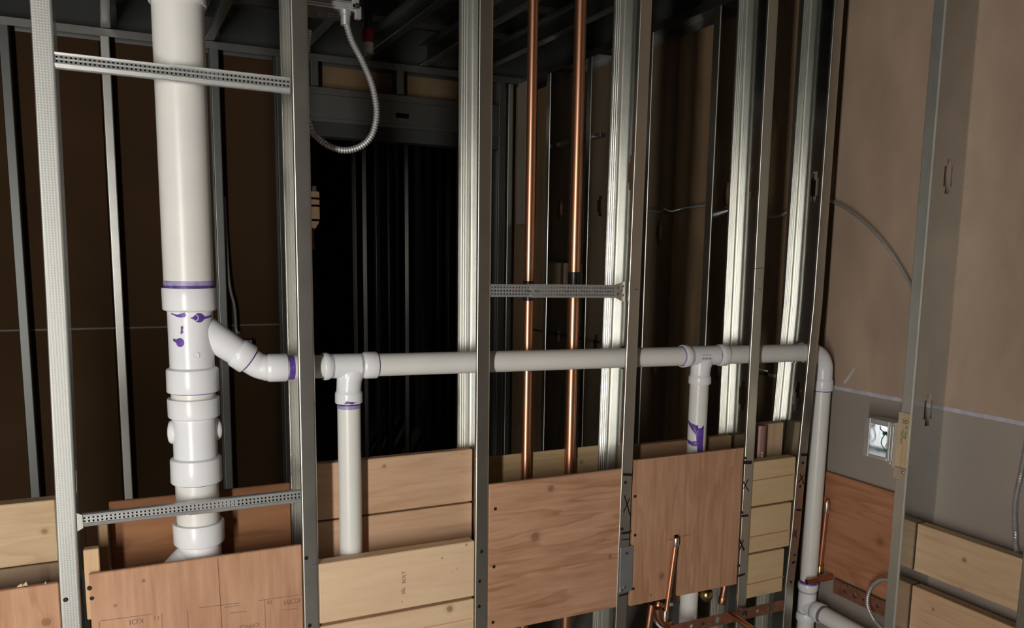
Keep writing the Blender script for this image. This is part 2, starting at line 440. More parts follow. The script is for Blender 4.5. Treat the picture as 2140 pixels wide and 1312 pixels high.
# dark hallway beyond the doorway
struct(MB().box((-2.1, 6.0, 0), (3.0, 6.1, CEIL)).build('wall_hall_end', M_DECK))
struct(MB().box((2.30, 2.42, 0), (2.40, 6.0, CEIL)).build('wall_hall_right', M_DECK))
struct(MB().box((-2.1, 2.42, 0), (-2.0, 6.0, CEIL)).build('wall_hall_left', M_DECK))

# ------------------------------------------------------------------ cold-formed studs
SW, SD = 0.0365, 0.135
def interp(tab, z):
    if z <= tab[0][0]: return tab[0][1]
    for (z0, x0), (z1, x1) in zip(tab, tab[1:]):
        if z <= z1: return x0 + (x1 - x0) * (z - z0) / (z1 - z0)
    return tab[-1][1]
def stud_mb(z0, z1, w=SW, d=SD, knocks=(), holes=(), grooves=3, bow=None, lip=0.008, frontgrooves=False):
    """C stud, web at x = w, open towards -x, front flange at y = 0; local coordinates"""
    r = 0.0028; path = [(0.0, lip), (0.0, r + 0.0005)] + [(r - r * math.cos(a), r - r * math.sin(a)) for a in [math.pi / 10 * k for k in range(6)]] + [(r + 0.0006, 0.0)]
    def flange(y, sg, rev):
        p = []
        if grooves:
            c = w * 0.5; sp = 0.0065; 
            for g in range(grooves):
                x = c + (g - (grooves - 1) / 2) * sp
                p += [(x - 0.0020, y), (x - 0.0008, y + sg * 0.0009), (x + 0.0008, y + sg * 0.0009), (x + 0.0020, y)]
        return p[::-1] if rev else p
    if frontgrooves: path += flange(0.0, 1, False)
    path += [(w - 0.0046, 0.0), (w - 0.004, 0.0), (w - 0.0015, 0.0008), (w - 0.0003, 0.0026), (w, 0.005), (w, 0.0056)]
    c = d / 2; ky = (0.0095, 0.0175)
    kz = (0.0, 0.020, 0.075, 0.095)
    webs = [0.024, c - 0.036, c - ky[1], c - ky[0], c + ky[0], c + ky[1], c + 0.036, d - 0.024]
    wi = len(path) - 1
    path += [(w, y) for y in webs]
    path += [(w, d - 0.0056), (w, d - 0.005), (w - 0.0003, d - 0.0026), (w - 0.0015, d - 0.0008), (w - 0.004, d), (w - 0.0046, d)]
    path += flange(d, -1, True)
    path += [(r + 0.0006, d), (r, d), (r * 0.3, d - r * 0.3), (0.0, d - r), (0.0, d - lip)]
    zs = {z0, z1}
    for k in knocks: zs |= {k - 0.0475, k - 0.0275, k + 0.0275, k + 0.0475}
    for hz, hr in holes: zs |= {hz - 0.036, hz + 0.036}
    if bow: zs |= {z for z, x in bow if z0 < z < z1}
    zs = sorted(z for z in zs if z0 <= z <= z1)
    m = MB(); n = len(path); nz = len(zs)
    vs = [(x + (interp(bow, z) if bow else 0), y, z) for z in zs for x, y in path]
    fs = []
    for j in range(nz - 1):
        zm = (zs[j] + zs[j + 1]) / 2
        for i in range(n - 1):
            ym = (path[i][1] + path[i + 1][1]) / 2
            onweb = wi <= i < wi + len(webs) + 1 and abs(path[i][0] - w) < 1e-6 and abs(path[i + 1][0] - w) < 1e-6
            skip = False
            if onweb:
                for k in knocks:
                    dz = abs(zm - k)
                    if dz < 0.0275 and abs(ym - c) < ky[1]: skip = True
                    elif dz < 0.0475 and abs(ym - c) < ky[0]: skip = True
                for hz, hr in holes:
                    if abs(zm - hz) < 0.036 and abs(ym - c) < 0.036: skip = True
            if not skip: fs.append((j * n + i, j * n + i + 1, (j + 1) * n + i + 1, (j + 1) * n + i))
    m.add(vs, fs)
    for hz, hr in holes:      # square cell with a round hole
        bx = interp(bow, hz) if bow else 0; K = 32; vs = []; fs = []
        for k in range(K):
            a = 2 * math.pi * k / K; ca, sa = math.cos(a), math.sin(a); q = 0.036 / max(abs(ca), abs(sa))
            vs += [(w + bx, c + hr * ca, hz + hr * sa), (w + bx, c + q * ca, hz + q * sa)]
        for k in range(K):
            k2 = (k + 1) % K; fs.append((2 * k, 2 * k + 1, 2 * k2 + 1, 2 * k2))
        m.add(vs, fs)
    return m
def web_slot(o, w=SW, d=SD):
    """the web is smooth rolled steel, the flanges are knurled"""
    o.data.materials.append(M_WEB)
    for p in o.data.polygons:
        if abs(p.normal.x) > 0.9 and 0.006 < p.center.y < d - 0.006 and p.center.x > w * 0.5 - 0.06: p.material_index = 1
    return o
def place_stud(name, mb, loc, label, mat=M_STEEL, rot=None, group=None, cat='metal stud'):
    o = mb.build(name, mat, None, (0, 0, 0), 25, 0.0011)
    if mat in (M_STEEL, M_KNURL): web_slot(o)
    o.location = V(loc)
    if rot: o.rotation_euler = rot
    return tag(o, label, cat, group)
HP_Y = 0.0675
def hpz(x): return 1.2235 - (x - 0.595) * 0.0176          # the slope of the drain
TOP = 2.72
XR = [-0.084, 0.412, 0.857, 1.311, 1.753, 2.002]
front = [
  ('leftmost full height steel stud with a knurled face, left of the big stack', [(0, -0.012), (0.8, -0.008), (1.4, 0.001), (1.9, 0.006), (TOP, 0.01)], (1.0,), False, M_KNURL),
  ('steel stud between the big stack and the first small drain tee', [(0, 0), (TOP, 0)], (1.66,), True, M_STEEL),
  ('steel stud left of the two copper risers', [(0, 0), (TOP, -0.001)], (1.70, 1.03), True, M_STEEL),
  ('steel stud with a nail plate, right of the two copper risers', [(0, -0.012), (0.66, -0.009), (1.37, -0.002), (2.1, 0.004), (TOP, 0.008)], (1.68, 0.28), True, M_STEEL),
  ('steel stud right of the second drain tee, with black X marks by the pale boards', [(0, 0.003), (1.4, 0.0), (TOP, -0.006)], (1.70, 1.035), True, M_STEEL),
  ('steel corner stud beside the white riser, black marks down its lower face', [(0, -0.05), (0.45, -0.047), (0.63, -0.035), (0.80, -0.030), (1.36, -0.004), (2.15, 0.002), (TOP, 0.006)], (1.70, 1.035), True, M_STEEL),
]
KZ = {2: ((995, 335), (993, 850)), 3: ((1311, 360),), 4: ((1567, 380), (1541, 828)), 5: ((1693, 390), (1655, 830))}
STUDS = []
for i_, (xr, (lab, bow, kn, hole, mt)) in enumerate(zip(XR, front)):
    if i_ in KZ: kn = [A(x, y, 0.0675).z for x, y in KZ[i_]]
    hs = [(hpz(xr), 0.0335)] if hole else []
    STUDS.append(place_stud('metal_stud', stud_mb(0.0, TOP, knocks=kn, holes=hs, bow=bow), (xr - SW, 0, 0), lab, mt, group='studs of the open plumbing wall'))
def stud_face(i, z): return XR[i] + interp(front[i][1], z)   # right edge of the face

KR1, KR2 = A(1976, 368, -0.326).z, A(1930, 857, -0.326).z
# right wall studs: web towards the camera, flange towards the room
def right_stud(y, label, z0=0.0, z1=2.42, kn=(KR1, KR2), mat=M_STEEL):
    # local x -> -y direction: web (x=w) ends at the near side; local y -> +x
    o = web_slot(stud_mb(z0, z1, knocks=kn).build('metal_stud', mat, None, (0, 0, 0), 25, 0.0011))
    o.matrix_world = Matrix(((0, 1, 0, XI), (-1, 0, 0, y + SW), (0, 0, 1, 0), (0, 0, 0, 1)))
    return tag(o, label, 'metal stud', 'studs of the right hand wall')
R1 = right_stud(-0.326, 'broad steel stud on the right wall carrying the electrical box', mat=M_FLANGE)
NS = B(2128, 1250, XI).y - SW
right_stud(NS, 'steel stud at the bottom right picture corner', 0.0, 2.42)
right_stud(0.175, 'right wall stud standing behind the corner of the plumbing wall')
right_stud(0.60, 'first right wall stud behind the plumbing wall, seen past the second drain tee')
right_stud(1.02, 'right wall stud with a knockout, seen right of the nail plate stud', kn=(1.60, 1.02))
right_stud(1.50, 'right wall stud seen between the right copper riser and a bright stud')
right_stud(1.90, 'dim right wall stud seen between the two copper risers')

# rear wall studs
def rear_stud(x, label, z0=0.0, z1=2.42, kn=(), mat=M_TRACK, w=SW, d=0.09):
    return place_stud('metal_stud', stud_mb(z0, z1, w=w, d=d, knocks=kn, grooves=0), (x, YR, 0), label, mat, group='studs of the rear wall')
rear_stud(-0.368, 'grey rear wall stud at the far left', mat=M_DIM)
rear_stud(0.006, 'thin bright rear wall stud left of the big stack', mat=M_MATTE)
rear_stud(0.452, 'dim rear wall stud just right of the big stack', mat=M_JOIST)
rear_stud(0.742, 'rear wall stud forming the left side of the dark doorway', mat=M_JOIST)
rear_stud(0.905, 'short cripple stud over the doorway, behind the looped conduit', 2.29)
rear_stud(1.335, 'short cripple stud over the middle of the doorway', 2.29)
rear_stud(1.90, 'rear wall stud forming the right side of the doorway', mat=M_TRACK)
rear_stud(1.955, 'thin pale rear wall stud left of the left copper riser', 0, 2.40, (1.7,), mat=M_STEEL, w=0.03)
# box header over the doorway
hd = thing('door_header', 'steel box header with a dark slot over the doorway', 'header', (1.34, YR, DZ))
hx0, hx1 = DX0 + 0.01, DX1 - 0.002
hm = MB(); slot = A(840, 242, YR)
xs = [hx0, slot.x - 0.035, slot.x + 0.035, hx1]; zs = [2.135, slot.z - 0.012, slot.z + 0.012, 2.25]
for i in range(3):
    for j in range(3):
        if i == 1 and j == 1: continue
        hm.add([(xs[i], YR - 0.004, zs[j]), (xs[i + 1], YR - 0.004, zs[j]), (xs[i + 1], YR - 0.004, zs[j + 1]), (xs[i], YR - 0.004, zs[j + 1])], [(0, 1, 2, 3)])
hm.build('web', M_TRACK, hd, None, None, 0.0012)
MB().box((hx0, YR - 0.006, 2.25), (hx1, YR + 0.09, 2.285), 0.002).build('top_track', M_TRACK, hd)
MB().box((hx0, YR - 0.008, 2.122), (hx1, YR - 0.002, 2.142), 0.001).build('lower_lip', M_TRACK, hd)
MB().box((hx0, YR - 0.002, 2.055), (hx1, YR + 0.09, 2.125), 0.001).build('soffit', M_DECK, hd)  # near-black colour paints the shade under the header
# top tracks
def track(a, b, h, dep, label, name='top_track'):
    """channel lying under the ceiling joists; a..b along the wall, open downwards"""
    a, b = V(a), V(b); t = (b - a).normalized(); s = V((-t.y, t.x, 0)) * dep
    m = MB(); z = V((0, 0, h))
    m.add([a - z, b - z, b, a, a + s - z, b + s - z, b + s, a + s], [(0, 1, 2, 3), (3, 2, 6, 7), (7, 6, 5, 4)])
    return tag(m.build(name, M_TRACK, None, None, None, 0.0015), label, 'steel track')
track((-2.05, YR - 0.003, 2.435), (XI - 0.004, YR - 0.003, 2.435), 0.032, 0.094, 'steel top track along the rear wall under the joists')
track((XI - 0.003, YR + 0.09, 2.435), (XI - 0.003, -0.30, 2.435), 0.032, 0.137, 'steel top track along the right wall running into the far corner')
# ceiling joists
jl = ['ceiling joist ending above the thin bright rear stud', 'ceiling joist just right of the big stack', 'ceiling joist behind the junction box', 'ceiling joist right of the red and white pipe end',
      'ceiling joist meeting the rear track left of the bright stud', 'ceiling joist between the two copper risers']
for x, lab in zip((0.03, 0.45, 0.86, 1.17, 1.47, 1.78), jl):
    o = stud_mb(0, 1.98, w=0.04, d=0.10, grooves=0).build('ceiling_joist', M_JOIST, None, (0, 0, 0), 25, 0.0011)
    o.matrix_world = Matrix(((1, 0, 0, x - 0.02), (0, 0, 1, 0.24), (0, 1, 0, 2.438), (0, 0, 0, 1)))
    tag(o, lab, 'ceiling joist', 'steel ceiling joists')
# bridging bars over the joists
for y, lab in ((1.45, 'thin cross bar above the ceiling joists behind the junction box'), (1.95, 'thin cross bar above the ceiling joists near the rear wall')):
    tag(MB().box((-2.0, y, 2.545), (XI, y + 0.035, 2.575), 0.002).build('bridging_bar', M_TRACK), lab, 'steel bar')

# ------------------------------------------------------------------ wood blocking and plywood
WN = 0
def board(name, x0, x1, z0, z1, y0, th, label, cat, wd, axis='X', ring=7, streak=0.5, knots=(), group=None, screws=(), bev=0.002, parent=None):
    global WN
    WN += 1
    org = V(((x0 + x1) / 2, y0 + th / 2, (z0 + z1) / 2))
    ks = []
    for kx, ky, kr in knots:
        p = A(kx, ky, y0); ks.append((p.x - org.x, p.z - org.z, kr))
    mt = wood('wood_%d' % WN, axis=axis, ring=ring, streak=streak, knots=ks, seed=WN * 3.7, **wd)
    mb = MB().box((x0, y0, z0), (x1, y0 + th, z1), bev)
    o = mb.build(name, mt, parent, org)
    if label: tag(o, label, cat, group)
    for px, py, r in screws: screw(A(px, py, y0), (0, -1, 0), r, o)
    return o
fx = lambda i: XR[i] - SW      # left edge of a stud face
YF = 0.0025                    # wood stands just behind the stud faces
# bay left of the first stud
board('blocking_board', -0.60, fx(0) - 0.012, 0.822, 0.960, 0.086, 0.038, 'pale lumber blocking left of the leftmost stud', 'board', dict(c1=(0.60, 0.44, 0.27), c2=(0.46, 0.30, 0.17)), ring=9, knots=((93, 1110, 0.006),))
board('blocking_board', -0.60, fx(0) - 0.012, 0.60, 0.815, 0.098, 0.030, 'dark shaded board below the pale blocking at the left edge', 'board', dict(c1=(0.34, 0.24, 0.16), c2=(0.25, 0.17, 0.11)))  # shade of the recess is put into the darker wood colours
po = board('plywood_panel', -0.60, fx(0) - 0.010, 0.42, 0.803, YF, 0.014, 'orange plywood at the bottom left corner with a splintered top edge', 'plywood', W_PLY, 'Z', ring=5, knots=((97, 1300, 0.009),))
for k, (px, py) in enumerate(((42, 1224), (52, 1222), (93, 1223))):
    c = A(px, py, YF + 0.006)
    MB().prism([c + V((-0.006, 0, -0.002)), c + V((0.005, 0, -0.002)), c + V((0.003, 0, 0.004 + 0.002 * k)), c + V((-0.002, 0, 0.002))], (0, 0.004, 0)).build('splinter', M_DUST, po)
# bay of the big stack
board('plywood_panel', -0.030, fx(1) - 0.002, 0.60, 0.930, 0.1285, 0.009, 'dark reddish plywood behind the big stack', 'plywood', dict(c1=(0.34, 0.155, 0.07), c2=(0.22, 0.09, 0.04)), 'X', ring=5, streak=0.7, knots=((262, 1137, 0.013),), )  # reddish ply, colour darkened further for the shade behind the stack
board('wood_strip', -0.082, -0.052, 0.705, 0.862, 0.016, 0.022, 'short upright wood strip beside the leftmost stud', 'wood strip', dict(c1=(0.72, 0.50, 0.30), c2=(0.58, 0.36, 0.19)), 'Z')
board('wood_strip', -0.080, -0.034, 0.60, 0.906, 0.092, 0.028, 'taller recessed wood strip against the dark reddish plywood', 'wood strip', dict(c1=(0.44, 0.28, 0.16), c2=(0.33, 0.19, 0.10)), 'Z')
p12 = board('plywood_panel', -0.074, fx(1) - 0.002, 0.42, 0.812, YF, 0.011, 'plywood panel with faint upside down stamps in front of the big stack', 'plywood', W_PLY, 'Z', ring=4, streak=0.35, knots=((300, 1213, 0.003), (241, 1265, 0.003)), screws=((187, 1229, 0.0048), (192, 1250, 0.0042)))
YS = YF - 0.0005
MB().ribbon([A(455, 1166, YF), A(464, 1312, YF)], 0.0016, (0, -1, 0), 0.0003).build('panel_crack', M_PENCIL, p12)
for pts in (((540, 1255), (630, 1242)), ((553, 1253), (555, 1312)), ((392, 1275), (394, 1312)), ((338, 1282), (339, 1312)), ((208, 1299), (208, 1312)), ((210, 1297), (320, 1283)), ((415, 1270), (500, 1260)), ((470, 1269), (500, 1265)), ((480, 1281), (515, 1277)), ((600, 1262), (626, 1258)), ((590, 1275), (622, 1271))):
    MB().ribbon([A(*p, YF) for p in pts], 0.0014, (0, -1, 0), 0.0003).build('stamp_line', M_STAMP, p12)
xd, zd = V((-1, 0, 0)), V((0, 0, -1))
for t, px, py, sz in (('KLWI', 610, 1256, 0.016), ('10', 564, 1258, 0.014), ('11', 327, 1291, 0.014), ('KOI', 285, 1298, 0.017), ('OFFICE', 520, 1308, 0.014)):
    text_part(t, sz, M_STAMP, p12, A(px, py, YF - 0.0004), xd, zd)
# bay of the first small tee
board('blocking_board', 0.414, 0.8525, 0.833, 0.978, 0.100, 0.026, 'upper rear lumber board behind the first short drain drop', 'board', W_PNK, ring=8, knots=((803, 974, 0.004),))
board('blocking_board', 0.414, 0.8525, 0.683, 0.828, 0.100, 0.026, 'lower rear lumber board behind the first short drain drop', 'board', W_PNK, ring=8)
b23 = board('blocking_board', 0.4135, fx(2) - 0.002, 0.606, 0.757, YF, 0.036, 'front lumber board with a stamp, under the first short drain drop', 'board', dict(c1=(0.82, 0.61, 0.39), c2=(0.70, 0.46, 0.30)), ring=3, streak=0.3, knots=((975, 1138, 0.0025), (924, 1166, 0.0022), (955, 1188, 0.0015), (946, 1196, 0.0012), (840, 1257, 0.0015)))
for t, px, py in (('SEL', 843, 1234), ('BOLT', 844, 1206)):
    text_part(t, 0.013, M_STAMP, b23, A(px, py, YF - 0.0004), (0, 0, 1), (-1, 0, 0))
b23b = board('blocking_board', 0.4135, fx(2) - 0.002, 0.45, 0.598, YF, 0.036, 'bottom front lumber board with a round knot below the stamped board', 'board', dict(c1=(0.82, 0.61, 0.39), c2=(0.70, 0.46, 0.29)), ring=4, streak=0.4, knots=((940, 1272, 0.0085),))
MB().ribbon([A(885, 1312, YF), A(985, 1292, YF)], 0.0014, (0, -1, 0), 0.0003).build('crayon_line', plain('red_crayon', (0.60, 0.16, 0.07), 0.7), b23b)
# bay of the copper risers
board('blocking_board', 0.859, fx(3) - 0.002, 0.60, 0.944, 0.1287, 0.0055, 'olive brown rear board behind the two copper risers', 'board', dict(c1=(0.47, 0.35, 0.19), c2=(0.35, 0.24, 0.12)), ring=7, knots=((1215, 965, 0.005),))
board('plywood_panel', 0.8585, fx(3) - 0.005, 0.492, 0.904, YF, 0.012, 'square plywood panel with dark screws in front of the copper risers', 'plywood', W_PLY, 'X', ring=6, streak=0.75, knots=((1151, 1020, 0.009), (1119, 1121, 0.0125), (1275, 1163, 0.005)),
      screws=((1035, 1063, 0.0045), (1032, 1184, 0.0045), (1030, 1300, 0.0045)))
# bay of the second tee
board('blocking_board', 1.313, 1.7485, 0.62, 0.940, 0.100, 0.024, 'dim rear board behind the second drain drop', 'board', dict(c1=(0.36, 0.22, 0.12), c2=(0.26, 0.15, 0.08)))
p45 = thing('plywood_panel', 'slotted plywood panel with a copper stub in the slot', 'plywood', (1.51, YF, 0.487))
sl0, sl1, slz = A(1406, 1200, YF).x, A(1419, 1200, YF).x, A(1410, 1118, YF).z
x0, x1 = 1.3135, fx(4) - 0.004
for a, b, c, d in ((x0, sl0, 0.487, 0.924), (sl1, x1, 0.487, 0.924), (sl0 - 0.0005, sl1 + 0.0005, slz, 0.9238)):
    WN += 1
    org = V(((x0 + x1) / 2, YF + 0.006, 0.7)); kn = []
    for kx, ky, kr in ((1383, 1203, 0.009), (1360, 1243, 0.003)): 
        p = A(kx, ky, YF); kn.append((p.x - org.x, p.z - org.z, kr))
    if 'PLY45' not in MATS: MATS['PLY45'] = wood('wood_ply45', axis='Z', ring=6, streak=0.55, knots=kn, seed=11.3, **W_PLY)
    MB().box((a, YF, c), (b, YF + 0.012, d), 0.0004).build('panel_piece', MATS['PLY45'], p45, org)
for px, py in ((1327, 1037), (1327, 1118), (1323, 1230)): screw(A(px, py, YF), (0, -1, 0), 0.0045, p45)
for a, b in (((1394, 1129), (1410, 1125)), ((1422, 1121), (1443, 1116))):
    MB().ribbon([A(*a, YF), A(*b, YF)], 0.0016, (0, -1, 0), 0.0003).build('pencil_line', M_PENCIL, p45)
# bay of pale boards
W56 = dict(c1=(0.72, 0.53, 0.31), c2=(0.60, 0.41, 0.22))
for i, (zt, zb, lab) in enumerate(((0.875, 0.732, 'top pale board of the three beside the corner stud'), (0.726, 0.580, 'middle pale board of the three beside the corner stud'), (0.574, 0.430, 'bottom pale board of the three beside the corner stud'))):
    o = board('blocking_board', 1.7545, stud_face(5, zt) - SW - 0.009 - (0.012 if i == 2 else 0), zb, zt, YF, 0.036, lab, 'board', W56, ring=3, streak=0.3, group='three pale boards')
    o2 = MB()
    pts = {0: ((1571, 1005), (1658, 991)), 1: ((1564, 1123), (1647, 1108)), 2: ((1561, 1222), (1638, 1204))}[i]
    o2.ribbon([A(*p, YF) for p in pts], 0.0035, (0, -1, 0), 0.0003).build('pitch_streak', plain('pitch_streak_%d' % i, (0.42, 0.22, 0.09), 0.7), o)
board('blocking_board', 1.78, 1.955, 0.70, 0.968, 0.090, 0.036, 'rear lumber board behind the pale boards, left of the corner stud', 'board', dict(c1=(0.62, 0.44, 0.28), c2=(0.48, 0.31, 0.18)), 'Z', ring=6)

# right wall wood
def side_board(name, y0, y1, z0, z1, x0, th, label, cat, wd, ring=6, streak=0.5, knots=(), axis='Y'):
    global WN
    WN += 1
    org = V((x0 + th / 2, (y0 + y1) / 2, (z0 + z1) / 2))
    ks = []
    for kx, ky, kr in knots:
        p = B(kx, ky, x0); ks.append((p.y - org.y, p.z - org.z, kr))
    mt = wood('wood_%d' % WN, axis=axis, ring=ring, streak=streak, knots=ks, plane='YZ', seed=WN * 2.9, **wd)
    return tag(MB().box((x0, y0, z0), (x0 + th, y1, z1), 0.002).build(name, mt, None, org), label, cat)
side_board('plywood_panel', -0.284, 0.10, 0.435, 0.785, 2.148, 0.0125, 'reddish plywood sheet on the right wall behind the copper stub', 'plywood', dict(c1=(0.50, 0.24, 0.13), c2=(0.36, 0.145, 0.07)), ring=5, streak=0.8, knots=((1840, 1132, 0.014),))
side_board('blocking_board', NS + SW + 0.001, -0.329, 0.591, 0.735, 2.09, 0.038, 'upper of the two lumber boards at the lower right', 'board', dict(c1=(0.66, 0.47, 0.29), c2=(0.52, 0.34, 0.20)), ring=7, knots=((2015, 1170, 0.006), (2010, 1232, 0.004)))
side_board('blocking_board', NS + SW + 0.001, -0.329, 0.400, 0.545, 2.09, 0.038, 'lower of the two lumber boards at the lower right', 'board', dict(c1=(0.66, 0.44, 0.27), c2=(0.52, 0.31, 0.18)), ring=7, knots=((1950, 1273, 0.004),))

# ------------------------------------------------------------------ white drain pipes
def pipe(name, p0, p1, r, label, mat=M_PVC, seg=36, cat='pipe', bands=(), parent=None):
    p0, p1 = V(p0), V(p1); ax = p1 - p0; L = ax.length
    m = MB().lathe(p0, ax, [(0, r - 0.003), (0.0008, r), (L - 0.0008, r), (L, r - 0.003)], seg)
    o = m.build(name, mat, parent, p0, 40)
    if label: tag(o, label, cat)
    for t0, t1, mt in bands:
        MB().lathe(p0, ax, [(t0, r + 0.0001), (t0 + 0.0004, r + 0.0005), (t1 - 0.0004, r + 0.0005), (t1, r + 0.0001)], seg, False).build('primer_band', mt, o, None, 40)
    return o
def hub(p, ax, L, r, ri, parent, seg=36, name='hub', mat=M_FIT):
    """socket: tapers out of the body at t=0 and is open at t=L"""
    m = MB().lathe(p, ax, [(-0.006, ri), (0.0, ri), (0.004, r - 0.001), (0.007, r), (L - 0.002, r + 0.0004), (L, r - 0.0006), (L, ri + 0.0007), (L - 0.006, ri + 0.0003)], seg, False)
    return m.build(name, mat, parent, p, 40)
ST_Y = 0.072; SX = 0.154
def sz(py, px=400): return A(px, py, ST_Y).z
UPR, LWR = 0.0525, 0.0475
up = V((0, 0, 1)); dn = V((0, 0, -1))
# top coupling and upper stack
zc = A(370, 10, ST_Y).z
cp = thing('pvc_coupling', 'white coupling at the top edge on the big stack', 'pipe fitting', (SX, ST_Y, zc))
hub(V((SX, ST_Y, zc + 0.07)), dn, 0.07, 0.0575, UPR + 0.0004, cp)
MB().lathe((SX, ST_Y, zc + 0.07), up, [(0, 0.0535), (0.004, 0.0575), (0.06, 0.0575), (0.062, 0.054)], 36, True).build('upper_socket', M_FIT, cp, None, 40)
z_h1t, z_h1b = sz(601), sz(650)
pipe('stack_pipe', (SX, ST_Y, z_h1t - 0.02), (SX, ST_Y, zc + 0.03), UPR, 'thick white upper stack pipe at the left', bands=((0.0205, 0.036, M_PRIMERL), (0.0195, 0.0265, M_PRIMER)))
pipe('stack_pipe', (SX, ST_Y, zc + 0.138), (SX, ST_Y, TOP), UPR, 'stack pipe above the top coupling, cut by the picture edge')
# wye
z_h2t, z_h2b = sz(766), sz(817)
wy = thing('pvc_wye', 'white wye fitting with purple primer drips on the big stack', 'pipe fitting', (SX, ST_Y, z_h2b))
wyb = MB().lathe((SX, ST_Y, z_h2t), up, [(0, LWR), (z_h1b - z_h2t, LWR + 0.0006), (z_h1b - z_h2t + 0.012, LWR + 0.001)], 40).build('body', M_FIT, wy, None, 40)
hub(V((SX, ST_Y, z_h1b)), up, z_h1t - z_h1b, 0.0570, LWR + 0.0005, wy)
hub(V((SX, ST_Y, z_h2t)), dn, z_h2t - z_h2b, 0.0556, LWR, wy)
b0, b1 = A(410, 680, ST_Y), A(519, 751, ST_Y); bd = (b1 - b0).normalized(); BL = (b1 - b0).length
BR = 0.0315
wbr = MB().lathe(b0, bd, [(-0.01, BR + 0.004), (0.045, BR + 0.003), (BL - 0.034, BR)], 36).build('branch', M_FIT, wy, None, 40)
hub(b0 + bd * (BL - 0.034), bd, 0.034, 0.0355, BR, wbr)
for py, px in ((664, 408), (742, 410)):   # moulded round bosses
    c = A(px, py, ST_Y - LWR)
    MB().tube([c + V((math.cos(a) * 0.0065, -0.0004 + 0.0004 * math.cos(a) ** 2, math.sin(a) * 0.0065)) for a in [2 * math.pi * k / 20 for k in range(21)]], 0.0008, 6, False).build('moulded_ring', M_FIT, wyb, c, 40)
def zt(py): return sz(py) - z_h2b
P0 = V((SX, ST_Y, z_h2b)); R_ = LWR + 0.0006
stains = [
 [(-58, zt(651)), (-40, zt(655)), (-28, zt(652)), (-18, zt(650)), (-14, zt(654)), (-17, zt(659)), (-28, zt(660)), (-38, zt(659)), (-46, zt(656)), (-56, zt(654))],
 [(17 + 14 * math.cos(a), zt(661) + 0.0105 * math.sin(a)) for a in [2 * math.pi * k / 14 for k in range(14)]],
 [(26, zt(659)), (44, zt(658.5)), (62, zt(656)), (62, zt(660)), (44, zt(663)), (26, zt(665))],
 [(-6, zt(661)), (4, zt(658)), (4, zt(664))],
 [(-29, zt(678)), (-25, zt(677)), (-22, zt(681)), (-25, zt(684)), (-23, zt(690)), (-28, zt(694)), (-31, zt(692)), (-29, zt(686))],
 [(-33 + 11 * math.cos(a), zt(711) + 0.0100 * math.sin(a)) for a in [2 * math.pi * k / 14 for k in range(14)]],
 [(-54, zt(704)), (-40, zt(705)), (-40, zt(714)), (-54, zt(708))]]
for ol in stains: MB().patch(P0, up, R_ + 0.0002, ol).build('primer_stain', M_PRIMER, wyb, None, 60)
# short nipple, test tee, pipe, lower wye
z_t1t, z_t1b, z_t2t, z_t2b = sz(830, 410), sz(872, 410), sz(952, 412), sz(1004, 414)
pipe('stack_nipple', (SX, ST_Y, z_t1t - 0.02), (SX, ST_Y, z_h2b + 0.02), LWR, 'short pipe between the wye and the test tee', bands=((0.0255 + (z_h2b - z_t1t) - 0.0085, 0.0205 + (z_h2b - z_t1t), M_PRIMER),))
tt = thing('pvc_test_tee', 'white test tee with side plugs under the wye', 'pipe fitting', (SX, ST_Y, z_t2b))
MB().lathe((SX, ST_Y, z_t2t), up, [(0, LWR), (z_t1b - z_t2t, LWR)], 40).build('body', M_FIT, tt, None, 40)
hub(V((SX, ST_Y, z_t1b)), up, z_t1t - z_t1b, 0.0556, LWR, tt); hub(V((SX, ST_Y, z_t2t)), dn, z_t2t - z_t2b, 0.0556, LWR, tt)
zm = (z_t1b + z_t2t) / 2 + 0.012
for s_ in (-1, 1):
    MB().lathe((SX + s_ * 0.035, ST_Y + 0.012, zm), (s_, 0.25, 0), [(0, 0.027), (0.014, 0.027), (0.018, 0.024), (0.020, 0.016)], 28).build('side_plug', M_FIT, tt, None, 40)
z_w2t, z_w2b = sz(1088, 417), sz(1134, 418)
pipe('stack_pipe', (SX, ST_Y, z_w2t - 0.02), (SX, ST_Y, z_t2b + 0.02), LWR - 0.0005, 'lower stack pipe behind the bottom perforated bar', bands=((z_t2b - z_w2t + 0.0165, z_t2b - z_w2t + 0.021, M_PRIMER),))
w2 = thing('pvc_wye', 'white lower wye disappearing behind the stamped plywood', 'pipe fitting', (SX, ST_Y, 0.62))
MB().lathe((SX, ST_Y, 0.62), up, [(0, LWR), (z_w2b - 0.62, LWR)], 40).build('body', M_FIT, w2, None, 40)
hub(V((SX, ST_Y, z_w2b)), up, z_w2t - z_w2b, 0.0556, LWR, w2)
q0 = V((SX + 0.015, ST_Y, z_w2b + 0.005)); qd = V((-1, 0, -1.0)).normalized()
MB().lathe(q0, qd, [(0, 0.036), (0.12, 0.036)], 36).build('branch', M_FIT, w2, None, 40)
pipe('stack_pipe', (SX, ST_Y, 0.0), (SX, ST_Y, 0.64), LWR - 0.001, 'foot of the big stack hidden behind plywood')

